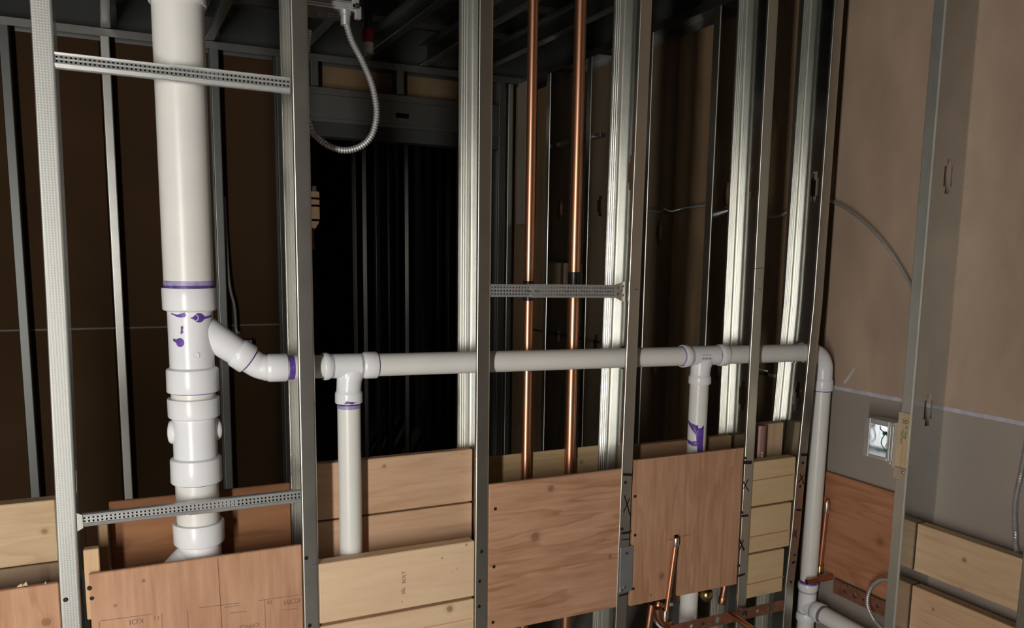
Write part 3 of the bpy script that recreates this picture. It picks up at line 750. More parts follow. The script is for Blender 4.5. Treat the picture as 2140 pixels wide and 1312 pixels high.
# branch elbow and horizontal drain
HR = 0.0283
def hpt(px, py=None):
    p = A(px, 755, HP_Y); return V((p.x, HP_Y, hpz(p.x)))
elb = thing('pvc_elbow', 'white elbow joining the wye branch to the horizontal drain', 'pipe fitting', A(570, 772, HP_Y))
e_in = b1; e_out = hpt(598); 
cps = [e_in - bd * 0.012, e_in + bd * 0.006, A(541, 764, ST_Y), V((A(562, 770, HP_Y).x, HP_Y, hpz(A(562, 770, HP_Y).x))), e_out + V((-0.012, 0, 0))]
cp_ = curve_pts(cps, 8)
MB().tube(cp_, 0.0298, 32).build('body', M_FIT, elb, None, 50)
hub(hpt(556), V((1, 0, -0.0176)), (e_out - hpt(556)).length, 0.0328, 0.0295, elb)
MB().lathe(e_in, bd, [(0, 0.0305), (0.0035, 0.0302)], 32, False).build('primer_band', M_PRIMER, elb, None, 40)
t1a, t1b = hpt(674), hpt(786)
hx = V((1, 0, -0.0176)).normalized()
pipe('drain_pipe', hpt(590), t1a + hx * 0.02, HR, 'short horizontal drain piece passing through the second stud', bands=(((hpt(601) - hpt(590)).length, (hpt(613) - hpt(590)).length, M_PRIMER),))
tee = thing('pvc_tee', 'white sanitary tee left of the stud with the copper risers', 'pipe fitting', hpt(730))
def sani_tee(root, a, b, c, dropz, hl, hr_, hd_, r=0.0298, rh=0.0332):
    """a..b run ends, c the middle of the drop, dropz the bottom of the drop socket"""
    ax = (b - a).normalized(); L = (b - a).length
    bod = MB().lathe(a + ax * hl, ax, [(0, r), (L - hl - hr_, r)], 36).build('body', M_FIT, root, None, 40)
    hub(a + ax * hl, -ax, hl, rh, r, root); hub(b - ax * hr_, ax, hr_, rh, r, root)
    zd = c.z - dropz
    pts = [c + V((0.020, 0, 0.004)), c + V((0.012, 0, -0.012)), c + V((0.003, 0, -0.032)), c + V((0, 0, -zd + hd_))]
    MB().tube(curve_pts(pts, 6), [0.026 + (r - 0.026) * min(1, k / 8) for k in range(19)], 32).build('sweep', M_FIT, root, None, 60)
    dro = MB().lathe(c, dn, [(0.0, r - 0.003), (zd - hd_, r)], 36).build('drop', M_FIT, root, None, 40)
    hub(c + dn * (zd - hd_), dn, hd_, rh, r, dro)
    return bod
c1 = hpt(728); d1z = A(729, 841, HP_Y).z
sani_tee(tee, t1a, t1b, c1, d1z, 0.018, 0.036, 0.030)
MB().patch(c1, dn, 0.0335, [(-25, c1.z - d1z - 0.004), (0, c1.z - d1z - 0.007), (25, c1.z - d1z - 0.009), (35, c1.z - d1z - 0.002), (0, c1.z - d1z - 0.001)]).build('primer_stain', M_PRIMER, tee)
pipe('drain_drop', (c1.x, HP_Y, 0.40), (c1.x, HP_Y, d1z + 0.018), HR, 'white drain drop under the first tee standing behind the stamped board',
     bands=((d1z - 0.40 - 0.013, d1z - 0.40 - 0.001, M_PRIMERL), (d1z - 0.40 - 0.005, d1z - 0.40 - 0.001, M_PRIMER)))
t2a, t2b = hpt(1424), hpt(1514)
pipe('drain_pipe', t1b - hx * 0.02, t2a + hx * 0.02, HR, 'long horizontal drain pipe running behind the copper riser studs', bands=((0.0195, 0.0235, M_PRIMER), ((t2a - t1b).length + 0.014, (t2a - t1b).length + 0.0195, M_PRIMERL)))
tee2 = thing('pvc_tee', 'white tee with a small printed label left of the X marked stud', 'pipe fitting', hpt(1465))
c2 = hpt(1464); d2z = A(1462, 801, HP_Y).z
tb2 = sani_tee(tee2, t2a, t2b, c2, d2z, 0.024, 0.030, 0.026, 0.0298, 0.0335)
for k in range(9):
    a0 = -0.016 + k * 0.0042
    w_ = 0.0012 if k % 3 else 0.0026
    MB().patch(c2, hx, 0.0299, [(5, a0), (5, a0 + w_), (16, a0 + w_), (16, a0)]).build('label_print', M_INK, tb2)
for k in range(5):
    a0 = -0.018 + k * 0.007
    MB().patch(c2, hx, 0.0299, [(-12, a0), (-12, a0 + 0.005), (-9, a0 + 0.005), (-9, a0)]).build('label_print', M_STAMP, tb2)
dp = pipe('drain_drop', (c2.x - 0.003, HP_Y, 0.30), (c2.x - 0.001, HP_Y, d2z + 0.015), HR, 'white drain drop with purple primer runs under the second tee')
def dz(py): return A(1458, py, HP_Y).z - 0.30
P2 = V((c2.x - 0.003, HP_Y, 0.30))
for ol in ([(-118, dz(876)), (-80, dz(881)), (-40, dz(885)), (8, dz(885)), (8, dz(960)), (-18, dz(960)), (-20, dz(930)), (-16, dz(905)), (-28, dz(896)), (-60, dz(888)), (-100, dz(881))],
           [(-118, dz(916)), (-95, dz(917)), (-70, dz(919)), (-35, dz(917)), (-15, dz(918)), (-15, dz(928)), (-60, dz(928)), (-90, dz(924)), (-110, dz(918))]):
    MB().patch(P2, up, HR + 0.0002, ol).build('primer_stain', M_PRIMER, dp)
MB().patch(P2, up, HR + 0.0002, [(-115, 0.125), (-108, 0.118), (-104, 0.125), (-108, 0.133)]).build('primer_stain', M_PRIMER, dp)
# to the corner riser
RX = A(1718, 815, HP_Y).x
e0 = hpt(1682)
pipe('drain_pipe', t2b - hx * 0.02, e0 + hx * 0.015, HR, 'horizontal drain piece between the second tee and the corner elbow', bands=((0.0195, 0.024, M_PRIMER),))
el2 = thing('pvc_elbow', 'white quarter elbow turning down at the wall corner', 'pipe fitting', (RX, HP_Y, 1.07))
ez = hpz(RX); zb = A(1718, 791, HP_Y).z; zb2 = A(1718, 815, HP_Y).z
arc = [e0 + hx * 0.012] + [V((RX - 0.062 + 0.062 * math.sin(a), HP_Y, ez - 0.062 + 0.062 * math.cos(a))) for a in [math.pi / 2 * k / 10 for k in range(11)]] + [V((RX, HP_Y, zb - 0.002))]
MB().tube(arc, 0.0300, 32).build('body', M_FIT, el2, None, 50)
hub(e0 + hx * 0.016, -hx, 0.018, 0.0340, 0.0300, el2)
hub(V((RX, HP_Y, zb)), dn, zb - zb2, 0.0335, 0.0300, el2)
zt3 = A(1690, 1217, HP_Y).z
pipe('drain_riser', (RX - 0.004, HP_Y, zt3 - 0.02), (RX, HP_Y, zb2 + 0.02), HR - 0.0005, 'white riser pipe in the corner right of the corner stud', bands=((zb2 - zt3 + 0.0165, zb2 - zt3 + 0.0205, M_PRIMER), (0.0205, 0.030, M_PRIMER)))
t3 = thing('pvc_tee', 'white tee at the foot of the corner riser', 'pipe fitting', (RX - 0.004, HP_Y, 0.29))
TZ = A(1700, 1262, HP_Y).z
zl3 = A(1682, 1292, HP_Y).z
RX3 = RX - 0.004
MB().lathe((RX3, HP_Y, zl3), up, [(0, 0.0298), (zt3 - zl3, 0.0298)], 36).build('body', M_FIT, t3, None, 40)
hub(V((RX3, HP_Y, zt3 - 0.026)), up, 0.026, 0.0332, 0.0298, t3); hub(V((RX3, HP_Y, zl3 + 0.022)), dn, 0.026, 0.0332, 0.0298, t3)
by = V((0.0, -1, -0.03)).normalized()
MB().lathe((RX3, HP_Y, TZ), by, [(0, 0.0298), (0.046, 0.0298)], 36).build('branch', M_FIT, t3, None, 40)
hub(V((RX3, HP_Y, TZ)) + by * 0.04, by, 0.028, 0.0332, 0.0298, t3)
pipe('drain_pipe', V((RX3, HP_Y, TZ)) + by * 0.05, V((RX3, HP_Y, TZ)) + by * 0.33, HR, 'white drain pipe running from the corner tee towards the viewer', bands=((0.0185, 0.030, plain('grey_primer', (0.20, 0.17, 0.22), 0.5)),))
pipe('drain_riser', (RX3, HP_Y, 0), (RX3, HP_Y, zl3 + 0.012), HR - 0.0005, 'white pipe below the corner tee at the bottom edge')

# ------------------------------------------------------------------ copper
CY = 0.1
CY = 0.062
def riser(px0, py0, px1, py1, r, label):
    a, b = A(px0, py0, CY_R), A(px1, py1, CY_R); x = (a.x + b.x) / 2
    return pipe('copper_riser', (x, CY_R, 0.2), (x, CY_R, TOP), r, label, M_COPPER, 24)
CY_R = 0.118 - 0.0   # the risers pass behind the drain
CY_R = 0.1115
cA = riser(1118, 0, 1095, 995, 0.0137, 'left copper riser behind the perforated bar')
cB = riser(1217, 0, 1187, 985, 0.0160, 'right copper riser wrapped with black tape')
def tape(o, px, py0, py1, r, rough=0.0):
    x = o.location.x
    z0_, z1_ = A(px, py1, CY_R).z, A(px, py0, CY_R).z
    prof = []; n = 6
    for k in range(n + 1): prof.append(((z1_ - z0_) * k / n, r + 0.0012 + random.uniform(0, rough)))
    MB().lathe((x, CY_R, z0_), up, prof, 24, True).build('black_tape', M_BLACK, o, None, 50)
tape(cB, 1197, 568, 606, 0.0160, 0.002)
tape(cA, 1103, 587, 600, 0.0137, 0.001); tape(cA, 1101, 616, 628, 0.0137, 0.001)
# copper stub in the slot of the plywood
SY = -0.006
s0, s1 = A(1413, 1124, SY), A(1390, 1290, SY)
stub = thing('copper_stub', 'thin copper stub rising in the slot of the plywood panel', 'pipe', (s1.x, SY, s1.z))
MB().lathe(s1 - V((0, 0, 0.01)), s0 - s1, [(0, 0.0075), ((s0 - s1).length, 0.0075)], 18).build('tube', M_COPPER, stub, None, 40)
MB().lathe(s0 - V((0, 0, 0.028)), up, [(0, 0.0078), (0.004, 0.0095), (0.024, 0.0095), (0.028, 0.0085)], 18).build('cap', M_SOLDER, stub, None, 40)
MB().lathe(s1 - V((0, 0, 0.004)), up, [(0, 0.0095), (0.022, 0.0095), (0.026, 0.008)], 18).build('socket', M_SOLDER, stub, None, 40)
# copper bits under that panel
for pts, r, lab, mt in (
    (((1362, 1262), (1352, 1330)), 0.011, 'dull copper pipe left of the copper elbow below the plywood', M_COPPERD),
    (((1377, 1255), (1374, 1275)), 0.010, 'short copper pipe piece above the copper elbow', M_COPPERD),
    (((1516, 1215), (1508, 1262)), 0.010, 'copper stub hanging right of the brass valve', M_COPPERD)):
    a, b = A(*pts[0], 0.045), A(*pts[1], 0.045)
    o = pipe('copper_pipe', b, a, r, lab, mt, 18)
    MB().lathe(b, a - b, [(0.0, r + 0.001), (0.004, r + 0.0026), (0.022, r + 0.0026), (0.026, r + 0.0005)], 18).build('fitting', M_COPPERD if r < 0.0105 else M_SOLDER, o, None, 40)
el = [A(1374, 1270, 0.03), A(1378, 1292, 0.03), A(1390, 1304, 0.025), A(1404, 1300, 0.02)]
o = tag(MB().tube(curve_pts(el, 6), 0.012, 18).build('copper_elbow', M_COPPERD, None, None, 50), 'tarnished copper elbow at the bottom edge below the plywood', 'pipe fitting')
wl = [A(1405, 1262, 0.10), A(1378, 1268, 0.10), A(1366, 1290, 0.10), A(1385, 1314, 0.10)]
tag(MB().tube(curve_pts(wl, 6), 0.006, 12).build('white_tube', M_FIT, None, None, 50), 'curved white plastic tube behind the copper elbow', 'tube')
vb = A(1476, 1243, 0.04)
vv = thing('brass_valve', 'rounded brass valve under the slotted plywood', 'valve', vb)
MB().lathe(vb + V((0, 0, 0.02)), dn, [(0, 0.012), (0.008, 0.020), (0.022, 0.022), (0.034, 0.016), (0.040, 0.006)], 20).build('body', M_BRASS, vv, None, 60)
MB().lathe(vb + V((0, 0, 0.016)), up, [(0, 0.010), (0.05, 0.010)], 16).build('stem', M_BRASS, vv, None, 40)
# perforated copper strap across the lower right bays
def strap(name, p0, p1, h, nrm, holes, label, rad=0.011):
    p0, p1 = V(p0), V(p1); t = (p1 - p0); L = t.length; t.normalize(); nrm = V(nrm); zz = nrm.cross(t); zz = zz if zz.z > 0 else -zz
    root = thing(name, label, 'pipe strap', p0)
    # strip with real round holes: cells with a hole or plain
    edges = [0.0]
    hs = sorted(holes)
    m = MB()
    def quad(a, b): m.add([p0 + t * a, p0 + t * b, p0 + t * b + zz * h, p0 + t * a + zz * h], [(0, 1, 2, 3)])
    cur = 0.0
    for hc, hr in hs:
        s_ = hr + 0.003
        if hc - s_ > cur: quad(cur, hc - s_)
        K = 20; vs = []; fs = []
        for k in range(K):
            a = 2 * math.pi * (k + 0.5) / K; ca, sa = math.cos(a), math.sin(a)
            q = min(s_ / max(abs(ca), 1e-6), (h / 2) / max(abs(sa), 1e-6))
            vs += [p0 + t * (hc + hr * ca) + zz * (h / 2 + hr * sa), p0 + t * (hc + q * ca) + zz * (h / 2 + q * sa)]
        for k in range(K): fs.append((2 * k, 2 * k + 1, 2 * ((k + 1) % K) + 1, 2 * ((k + 1) % K)))
        m.add(vs, fs); cur = hc + s_
    if cur < L: quad(cur, L)
    m.build('perforated_strip', M_STRAP, root, None, None, 0.002)
    return root
sy = -0.012
sp0, sp1 = A(1400, 1330, sy), A(1637, 1275, sy)
sp0.z = sp1.z = (sp0.z + sp1.z) / 2
LL = sp1.x - sp0.x
def su(px, py): return A(px, py, sy).x - sp0.x
strp = strap('copper_strap', sp0, sp1, 0.036, (0, -1, 0), [(su(1445, 1304), 0.006), (su(1470, 1300), 0.0065), (su(1500, 1295), 0.0105), (su(1556, 1285), 0.0115), (su(1583, 1275), 0.0065), (su(1609, 1275), 0.0115)], 'copper plated perforated strap along the bottom right bays')
ca, cb = A(1526, 1283, sy - 0.004), A(1575, 1316, -0.16)
tag(MB().tube([ca, cb], 0.0095, 16).build('copper_pipe', M_COPPER, None, None, 40), 'copper pipe poking forward out of the perforated strap', 'pipe')
# right wall copper stub, its bracket strap
RYX = 2.125
g0, g1 = B(1729, 1045, RYX), B(1713, 1192, RYX)
gs = thing('copper_stub', 'thin copper stub on the reddish plywood of the right wall', 'pipe', g1)
MB().lathe(g1, g0 - g1, [(0, 0.0075), ((g0 - g1).length, 0.0075)], 16).build('tube', M_COPPER, gs, None, 40)
MB().lathe(g0 - V((0, 0, 0.045)), up, [(0, 0.0078), (0.004, 0.0088), (0.03, 0.0088), (0.045, 0.006)], 16).build('cap', M_SOLDER, gs, None, 40)
MB().lathe(g1 - V((0, 0, 0.012)), up, [(0, 0.011), (0.03, 0.011), (0.034, 0.008)], 16).build('socket', M_BRASS, gs, None, 40)
ga, gb = V((RX - 0.05, HP_Y - 0.036, 0.428)), V((2.135, HP_Y - 0.055, 0.436))
tag(MB().tube([ga, gb], 0.0095, 16).build('copper_pipe', M_COPPERD, None, None, 40), 'short copper pipe crossing in front of the corner riser', 'pipe')
k0, k1 = B(1740, 1238, 2.14), B(1850, 1290, 2.14)
hl_ = (k1 - k0).length
strap('copper_strap', V((2.142, k0.y, k0.z - 0.0)), V((2.142, k1.y - 0.06, k0.z)), 0.050, (-1, 0, 0), [(0.05, 0.007), (0.09, 0.009), (0.125, 0.004), (0.18, 0.006), (0.22, 0.008), (0.26, 0.004)], 'perforated copper strap under the reddish plywood on the right wall')

# ------------------------------------------------------------------ perforated telescoping bars between studs
def channel(p0, p1, h, label, split=0.46, wid=0.012, rows=2, name='perforated_bar'):
    p0, p1 = V(p0), V(p1); root = thing(name, label, 'perforated bar', (p0 + p1) / 2)
    def half(a, b, sc, y_off, pname):
        t = (b - a); L = t.length; t.normalize(); zz = V((0, 1, 0)).cross(t); zz = -zz if zz.z < 0 else zz
        hh = h * sc
        if rows == 2:
            prof = [(-0.5, wid), (-0.5, 0.0035), (-0.44, 0.0015), (-0.22, -0.0012), (-0.20, 0.0030), (-0.17, 0.0030), (-0.15, 0.0), (0.03, 0.0020), (0.05, 0.0034), (0.10, 0.0034), (0.12, 0.0004), (0.28, 0.0022), (0.30, 0.0030), (0.33, 0.0008), (0.46, 0.0), (0.5, 0.0035), (0.5, wid)]
            holes = {6: 1, 10: 1}
        else:
            prof = [(-0.5, wid), (-0.5, 0.0), (-0.36, -0.001), (-0.33, 0.0030), (-0.21, 0.0014), (-0.19, 0.0), (-0.10, 0.0), (-0.08, 0.0026), (0.07, 0.0010), (0.09, 0.0), (0.19, 0.0), (0.21, 0.0028), (0.33, 0.0012), (0.36, -0.001), (0.5, 0.0), (0.5, wid)]
            holes = {3: 1, 7: 1, 11: 1}
        m = MB(); cell = 0.0082; n = max(1, int(L / cell))
        for i in range(len(prof) - 1):
            (za, ya), (zb_, yb) = prof[i], prof[i + 1]
            def P(s_, k): 
                z_, y_ = (za + (zb_ - za) * k), (ya + (yb - ya) * k)
                return a + t * s_ + zz * (z_ * hh) + V((0, y_ + y_off, 0))
            if i in holes:
                for c in range(n):
                    s0_, s1_ = L * c / n, L * (c + 1) / n; w_ = s1_ - s0_
                    x1_, x2_ = s0_ + w_ * 0.30, s0_ + w_ * 0.72
                    ks = (0.14, 0.86)
                    m.add([P(s0_, 0), P(x1_, 0), P(x1_, 1), P(s0_, 1)], [(0, 1, 2, 3)])
                    m.add([P(x2_, 0), P(s1_, 0), P(s1_, 1), P(x2_, 1)], [(0, 1, 2, 3)])
                    m.add([P(x1_, 0), P(x2_, 0), P(x2_, ks[0]), P(x1_, ks[0])], [(0, 1, 2, 3)])
                    m.add([P(x1_, ks[1]), P(x2_, ks[1]), P(x2_, 1), P(x1_, 1)], [(0, 1, 2, 3)])
            else:
                m.add([P(0, 0), P(L, 0), P(L, 1), P(0, 1)], [(0, 1, 2, 3)])
        m.build(pname, M_ZINC, root, None, None, 0.0006)
        MB().box(a + V((0, y_off + wid, -hh * 0.46)), b + V((0, y_off + wid + 0.001, hh * 0.46)), 0.0003).build('back_sheet', M_DECK, root)  # near-black sheet stands for the shade inside the bar
    half(p0, p0 + (p1 - p0) * (split + 0.22), 0.92, 0.0012, 'inner_sleeve')
    half(p0 + (p1 - p0) * split, p1, 1.0, -0.0006, 'outer_sleeve')
    return root
chY = 0.0005
ch1 = channel(A(113, 124, chY), A(606, 178, chY), 0.034, 'upper perforated steel bar crossing the big stack')
ch2 = channel(A(172, 1089, chY), A(629, 1037, chY), 0.030, 'lower perforated steel bar crossing the big stack')
MB().add([A(160, 1072, 0.0), A(172, 1076, 0.0), A(174, 1103, 0.0), A(162, 1110, 0.0)], [(0, 1, 2, 3)]).build('end_tab', M_STEEL, ch2, None, None, 0.001)
ch3 = channel(A(1026, 607, chY), A(1290, 609, chY), 0.034, 'perforated steel bar crossing the two copper risers', 0.30, 0.012, 3)
e = A(1297, 608, 0.010)
MB().prism([A(1283, 596, 0.002), A(1306, 588, 0.012), A(1308, 632, 0.012), A(1297, 628, 0.006), A(1283, 620, 0.002)], (0, 0.001, 0)).build('end_tab', M_STEEL, ch3)
for px, py in ((1292, 601), (1299, 607), (1292, 614), (1302, 598), (1302, 617)): screw(A(px, py, 0.004), (-0.3, -1, 0), 0.003, ch3, mat=M_BRIGHT)
for px in (1105, 1123, 1182, 1218, 1245):
    MB().ribbon([A(px - 7, 608, -0.001), A(px + 4, 610, -0.001)], 0.0028, (0, -1, 0), 0.0008).build('tongue', M_BRIGHT, ch3)

# ------------------------------------------------------------------ nail plate, screws and marker on the studs
npz0, npz1 = A(1310, 1236, -0.002).z, A(1310, 1142, -0.002).z
npx0, npx1 = A(1296, 1190, -0.002).x, A(1322, 1190, -0.002).x
npl = thing('nail_plate', 'grey nail plate fixed on the stud between the plywood panels', 'nail plate', ((npx0 + npx1) / 2, -0.002, npz0))
MB().box((npx0, -0.0024, npz0), (npx1, -0.0009, npz1), 0.0004).build('plate', plain('plate_steel', (0.42, 0.43, 0.45), 0.5, 0.8), npl)
screw(A(1310, 1156, -0.002), (0, -1, 0), 0.0034, npl)
for px, py in ((1304, 1225), (1298, 1231)): MB().box(A(px, py, -0.004), A(px + 4, py + 5, -0.002), 0.0004).build('prong', M_BRIGHT, npl)
SCREWS = {0: ((137, 1253),), 1: ((640, 1166), (647, 1307)), 2: ((1006, 1152), (1002, 1214), (1001, 1267)), 3: ((1307, 1008), (1300, 1105)), 4: ((1558, 957), (1551, 1071), (1544, 1182)), 5: ((1678, 967), (1672, 1016), (1661, 1160), (1653, 1216))}
for i, ps in SCREWS.items():
    for px, py in ps: screw(A(px, py, -0.001), (0, -1, 0), 0.0048 if i < 3 else 0.0042, STUDS[i])
def mark(i, px_pts, w=0.003, mat=M_INK):
    MB().ribbon([A(*p, -0.0007) for p in px_pts], w, (0, -1, 0), 0.0003).build('marker_mark', mat, STUDS[i])
mark(3, ((1302, 991), (1321, 992)), 0.008); mark(3, ((1305, 1035), (1317, 1077)), 0.004); mark(3, ((1316, 1041), (1303, 1070)), 0.0035)
mark(3, ((1299, 1114), (1318, 1112)), 0.007); mark(3, ((1299, 1128), (1317, 1126)), 0.003); mark(3, ((1294, 1245), (1313, 1240)), 0.006); mark(3, ((1325, 605), (1334, 604)), 0.0016)
mark(4, ((1554, 966), (1571, 966)), 0.011); mark(4, ((1553, 1006), (1565, 1026)), 0.0035); mark(4, ((1564, 1001), (1554, 1021)), 0.0035); mark(4, ((1550, 1078), (1564, 1077)), 0.007)
mark(4, ((1546, 1128), (1555, 1150)), 0.006); mark(4, ((1554, 1128), (1544, 1152)), 0.004); mark(4, ((1541, 1204), (1557, 1199)), 0.007); mark(4, ((1577, 561), (1594, 560)), 0.0016); mark(4, ((1585, 604), (1591, 604)), 0.0016)
mark(5, ((1674, 950), (1687, 950)), 0.010); mark(5, ((1672, 990), (1680, 1012)), 0.004); mark(5, ((1680, 993), (1668, 1008)), 0.0035); mark(5, ((1664, 1065), (1675, 1066)), 0.007); mark(5, ((1659, 1108), (1665, 1123)), 0.0035); mark(5, ((1666, 1107), (1658, 1122)), 0.003); mark(5, ((1655, 1176), (1662, 1174)), 0.008)
mark(2, ((1002, 1126), (1019, 1119)), 0.0016, M_PRIMER); mark(1, ((650, 1180), (664, 1178)), 0.0018, M_PRIMER)

# ------------------------------------------------------------------ brown pipe behind the pale boards
bp0, bp1 = A(1588, 880, 0.062), A(1588, 960, 0.062)
bpp = pipe('brown_pipe', (bp0.x, 0.062, 0.45), (bp0.x + 0.003, 0.062, bp0.z - 0.012), 0.0185, 'reddish brown pipe with white print behind the pale boards', M_BROWNPIPE, 24)
for t in (0.40, 0.41, 0.425, 0.435): MB().patch((bp0.x, 0.062, 0.45), up, 0.0187, [(-12, t - 0.0), (4, t), (4, t + 0.006), (-12, t + 0.006)]).build('white_print', M_WHITE, bpp)

tag(MB().tube([A(1536, 761, 0.115), A(1604, 775, 0.115)], 0.0022, 8).build('white_wire', M_WHITE, None, None, 60), 'thin white wire under the horizontal drain beside the X marked stud', 'wire')
# ------------------------------------------------------------------ flexible conduits
def conduit(path, r, label, ridge=0.0066, n=14):
    pts = resample(curve_pts(path, n), ridge / 2)
    rad = [r * (1.0 if k % 2 else 0.74) for k in range(len(pts))]
    o = MB().tube(pts, rad, 10).build('flexible_conduit', M_ZINC, None, pts[0], 60)
    return tag(o, label, 'conduit')
LY = 0.17
jz = A(722, 42, LY)
conduit([A(722, 44, LY), A(735, 85, LY), A(758, 130, LY), A(778, 180, LY), A(787, 235, LY), A(778, 280, LY), A(755, 305, LY), A(722, 314, LY), A(690, 306, LY), A(662, 286, LY + 0.01), A(647, 262, LY + 0.01), A(638, 225, LY + 0.02), A(637, 170, LY + 0.02), A(641, 110, LY + 0.02), A(646, 60, LY + 0.02)], 0.0088, 'looped flexible steel conduit hanging from the junction box')
jb = thing('junction_box', 'steel junction box at the top edge above the conduit loop', 'electrical box', A(700, 20, LY))
x0_, x1_ = A(650, 20, LY).x, A(742, 20, LY).x
zlow = A(700, 20, LY).z
MB().box((x0_ - 0.05, LY - 0.012, zlow), (x1_, LY + 0.10, zlow + 0.11), 0.003).build('body', M_ZINC, jb)
rg = MB()
for a, b in (((x0_ - 0.05, zlow + 0.004), (x1_ + 0.006, zlow + 0.016)), ((x1_ - 0.012, zlow + 0.004), (x1_ + 0.006, zlow + 0.11)), ((x0_ - 0.05, zlow + 0.004), (x0_ - 0.03, zlow + 0.11))):
    rg.box((a[0], LY - 0.020, a[1]), (b[0], LY - 0.012, b[1]), 0.002)
rgo = rg.build('mud_ring', M_ZINC, jb)
screw((x1_ - 0.001, LY - 0.021, zlow + 0.012), (0, -1, 0), 0.005, rgo, mat=M_BRIGHT)
MB().box((x1_ - 0.003, LY - 0.016, zlow - 0.018), (x1_ + 0.012, LY + 0.0, zlow + 0.012), 0.002).build('mounting_ear', M_ZINC, rgo)
MB().lathe(A(722, 46, LY) + V((0, 0, -0.008)), up, [(0, 0.0115), (0.022, 0.0115), (0.024, 0.0135), (0.034, 0.0135)], 18).build('connector', M_ZINC, jb, None, 40)
for px, py in ((690, 22), (672, 40), (702, 42)):
    c = A(px, py, LY + 0.05)
    MB().tube([V((c.x + math.cos(a) * 0.012, c.y + math.sin(a) * 0.012, zlow - 0.0006)) for a in [2 * math.pi * k / 20 for k in range(21)]], 0.0008, 6, False).build('knockout_ring', M_BRIGHT, jb, None, 40)
MB().box((x0_ - 0.05, LY - 0.014, zlow + 0.02), (x1_ - 0.012, LY - 0.0125, zlow + 0.1), 0.0003).build('shadow_plate', plain('box_shadow', (0.03, 0.02, 0.02), 0.7), jb)  # dark plate painted as the shadowed inside of the box
MB().tube([V((x1_ - 0.05, LY - 0.016, zlow + 0.024)), V((x1_ - 0.02, LY - 0.016, zlow + 0.030)), V((x1_ - 0.018, LY - 0.016, zlow + 0.06))], 0.003, 8).build('red_wire', M_RED, jb)
cx_ = 2.135
conduit([V((2.12, 1.02, A(1380, 435, 1.0).z)), B(1405, 441, 2.13), B(1440, 433, 2.13), B(1492, 430, 2.13), B(1560, 445, 2.12), B(1625, 452, 2.12), B(1680, 420, 2.13), B(1735, 420, cx_), B(1790, 450, cx_), B(1850, 510, cx_), B(1905, 598, cx_), B(1918, 650, 2.11), B(1915, 800, 2.10), V((2.10, -0.25, 1.03))], 0.0056, 'thin flexible conduit arching across the right wall drywall', 0.0068, 12)
conduit([B(2150, 900, 2.14), B(2135, 985, 2.14), B(2122, 1050, 2.14), B(2122, 1110, 2.14), B(2131, 1170, 2.14), V((2.14, -0.70, 0.60))], 0.0080, 'flexible conduit hanging at the lower right edge', 0.0068, 12)
conduit([B(1860, 1212, 2.10), B(1838, 1213, 2.10), B(1818, 1232, 2.10), B(1813, 1262, 2.10), B(1825, 1292, 2.10), B(1848, 1320, 2.10), V((2.148, -0.20, 0.30))], 0.0075, 'small conduit loop beside the copper strap on the right wall', 0.0068, 12)
conduit([V((0.50, 2.30, 1.75)), A(478, 580, 2.27), A(490, 640, 2.27), A(494, 690, 2.27), V((0.55, 2.30, 1.10))], 0.008, 'dark cable hanging behind the wye on the rear wall', 0.006, 10)
ob = A(515, 722, 2.25)
ob1 = thing('electrical_box', 'small dim electrical box low on the rear wall behind the wye branch', 'electrical box', ob)
MB().box(ob + V((-0.03, 0.0, -0.07)), ob + V((0.03, 0.06, 0.03)), 0.004).build('body', M_TRACK, ob1)

# ------------------------------------------------------------------ electrical box on the right wall
BXX = 2.055
c00 = B(1812, 884, BXX); c11 = B(1880, 968, BXX)
y0b, y1b = -0.272, c00.y
zb0, zb1 = 0.905, 1.022
eb = thing('electrical_box', 'open steel electrical box with wires beside the broad right stud', 'electrical box', (BXX, (y0b + y1b) / 2, zb0))
w_ = 0.0016; xb = BXX + 0.055
sh = MB()
sh.box((xb, y0b, zb0), (xb + w_, y1b, zb1), 0.0004); sh.box((BXX, y0b, zb0), (xb, y0b + w_, zb1), 0.0004); sh.box((BXX, y1b - w_, zb0), (xb, y1b, zb1), 0.0004)
sh.box((BXX, y0b, zb0), (xb, y1b, zb0 + w_), 0.0004); sh.box((BXX, y0b, zb1 - w_), (xb, y1b, zb1), 0.0004)
sh.build('body', steel('box_interior_steel', (0.50, 0.52, 0.54), 0.22), eb)
ri = MB()
t_ = 0.014
for a, b in (((y0b - 0.002, zb0 - 0.002), (y0b + t_ * 2.6, zb1 + 0.002)), ((y1b - t_, zb0 - 0.002), (y1b + 0.004, zb1 + 0.002)), ((y0b + t_ * 2.6, zb0 - 0.002), (y1b - t_, zb0 + t_ * 0.6)), ((y0b + t_ * 2.6, zb1 - t_), (y1b - t_, zb1 + 0.002))):
    ri.box((BXX - 0.004, a[0], a[1]), (BXX, b[0], b[1]), 0.001)
ri.build('mud_ring', M_ZINC, eb)
for k in range(3): MB().box((BXX - 0.010, y0b + 0.004 + k * 0.010, zb0 + 0.006), (BXX - 0.004, y0b + 0.010 + k * 0.010, zb1 - 0.006), 0.0012).build('raised_rib', M_ZINC, eb)
gc = V((BXX + 0.02, (y0b + y1b) / 2 + 0.005, zb1 - 0.04))
MB().lathe(gc, (-1, 0, 0), [(0, 0.006), (0.008, 0.006)], 12).build('ground_screw', plain('ground_green', (0.02, 0.12, 0.07), 0.4), eb, None, 40)
MB().tube(curve_pts([gc, gc + V((0, 0.012, -0.02)), gc + V((0.01, 0.02, -0.04)), gc + V((0.02, 0.004, -0.06)), gc + V((0.028, -0.01, -0.065))], 6), 0.0016, 8).build('wire', M_GREEN, eb, None, 60)
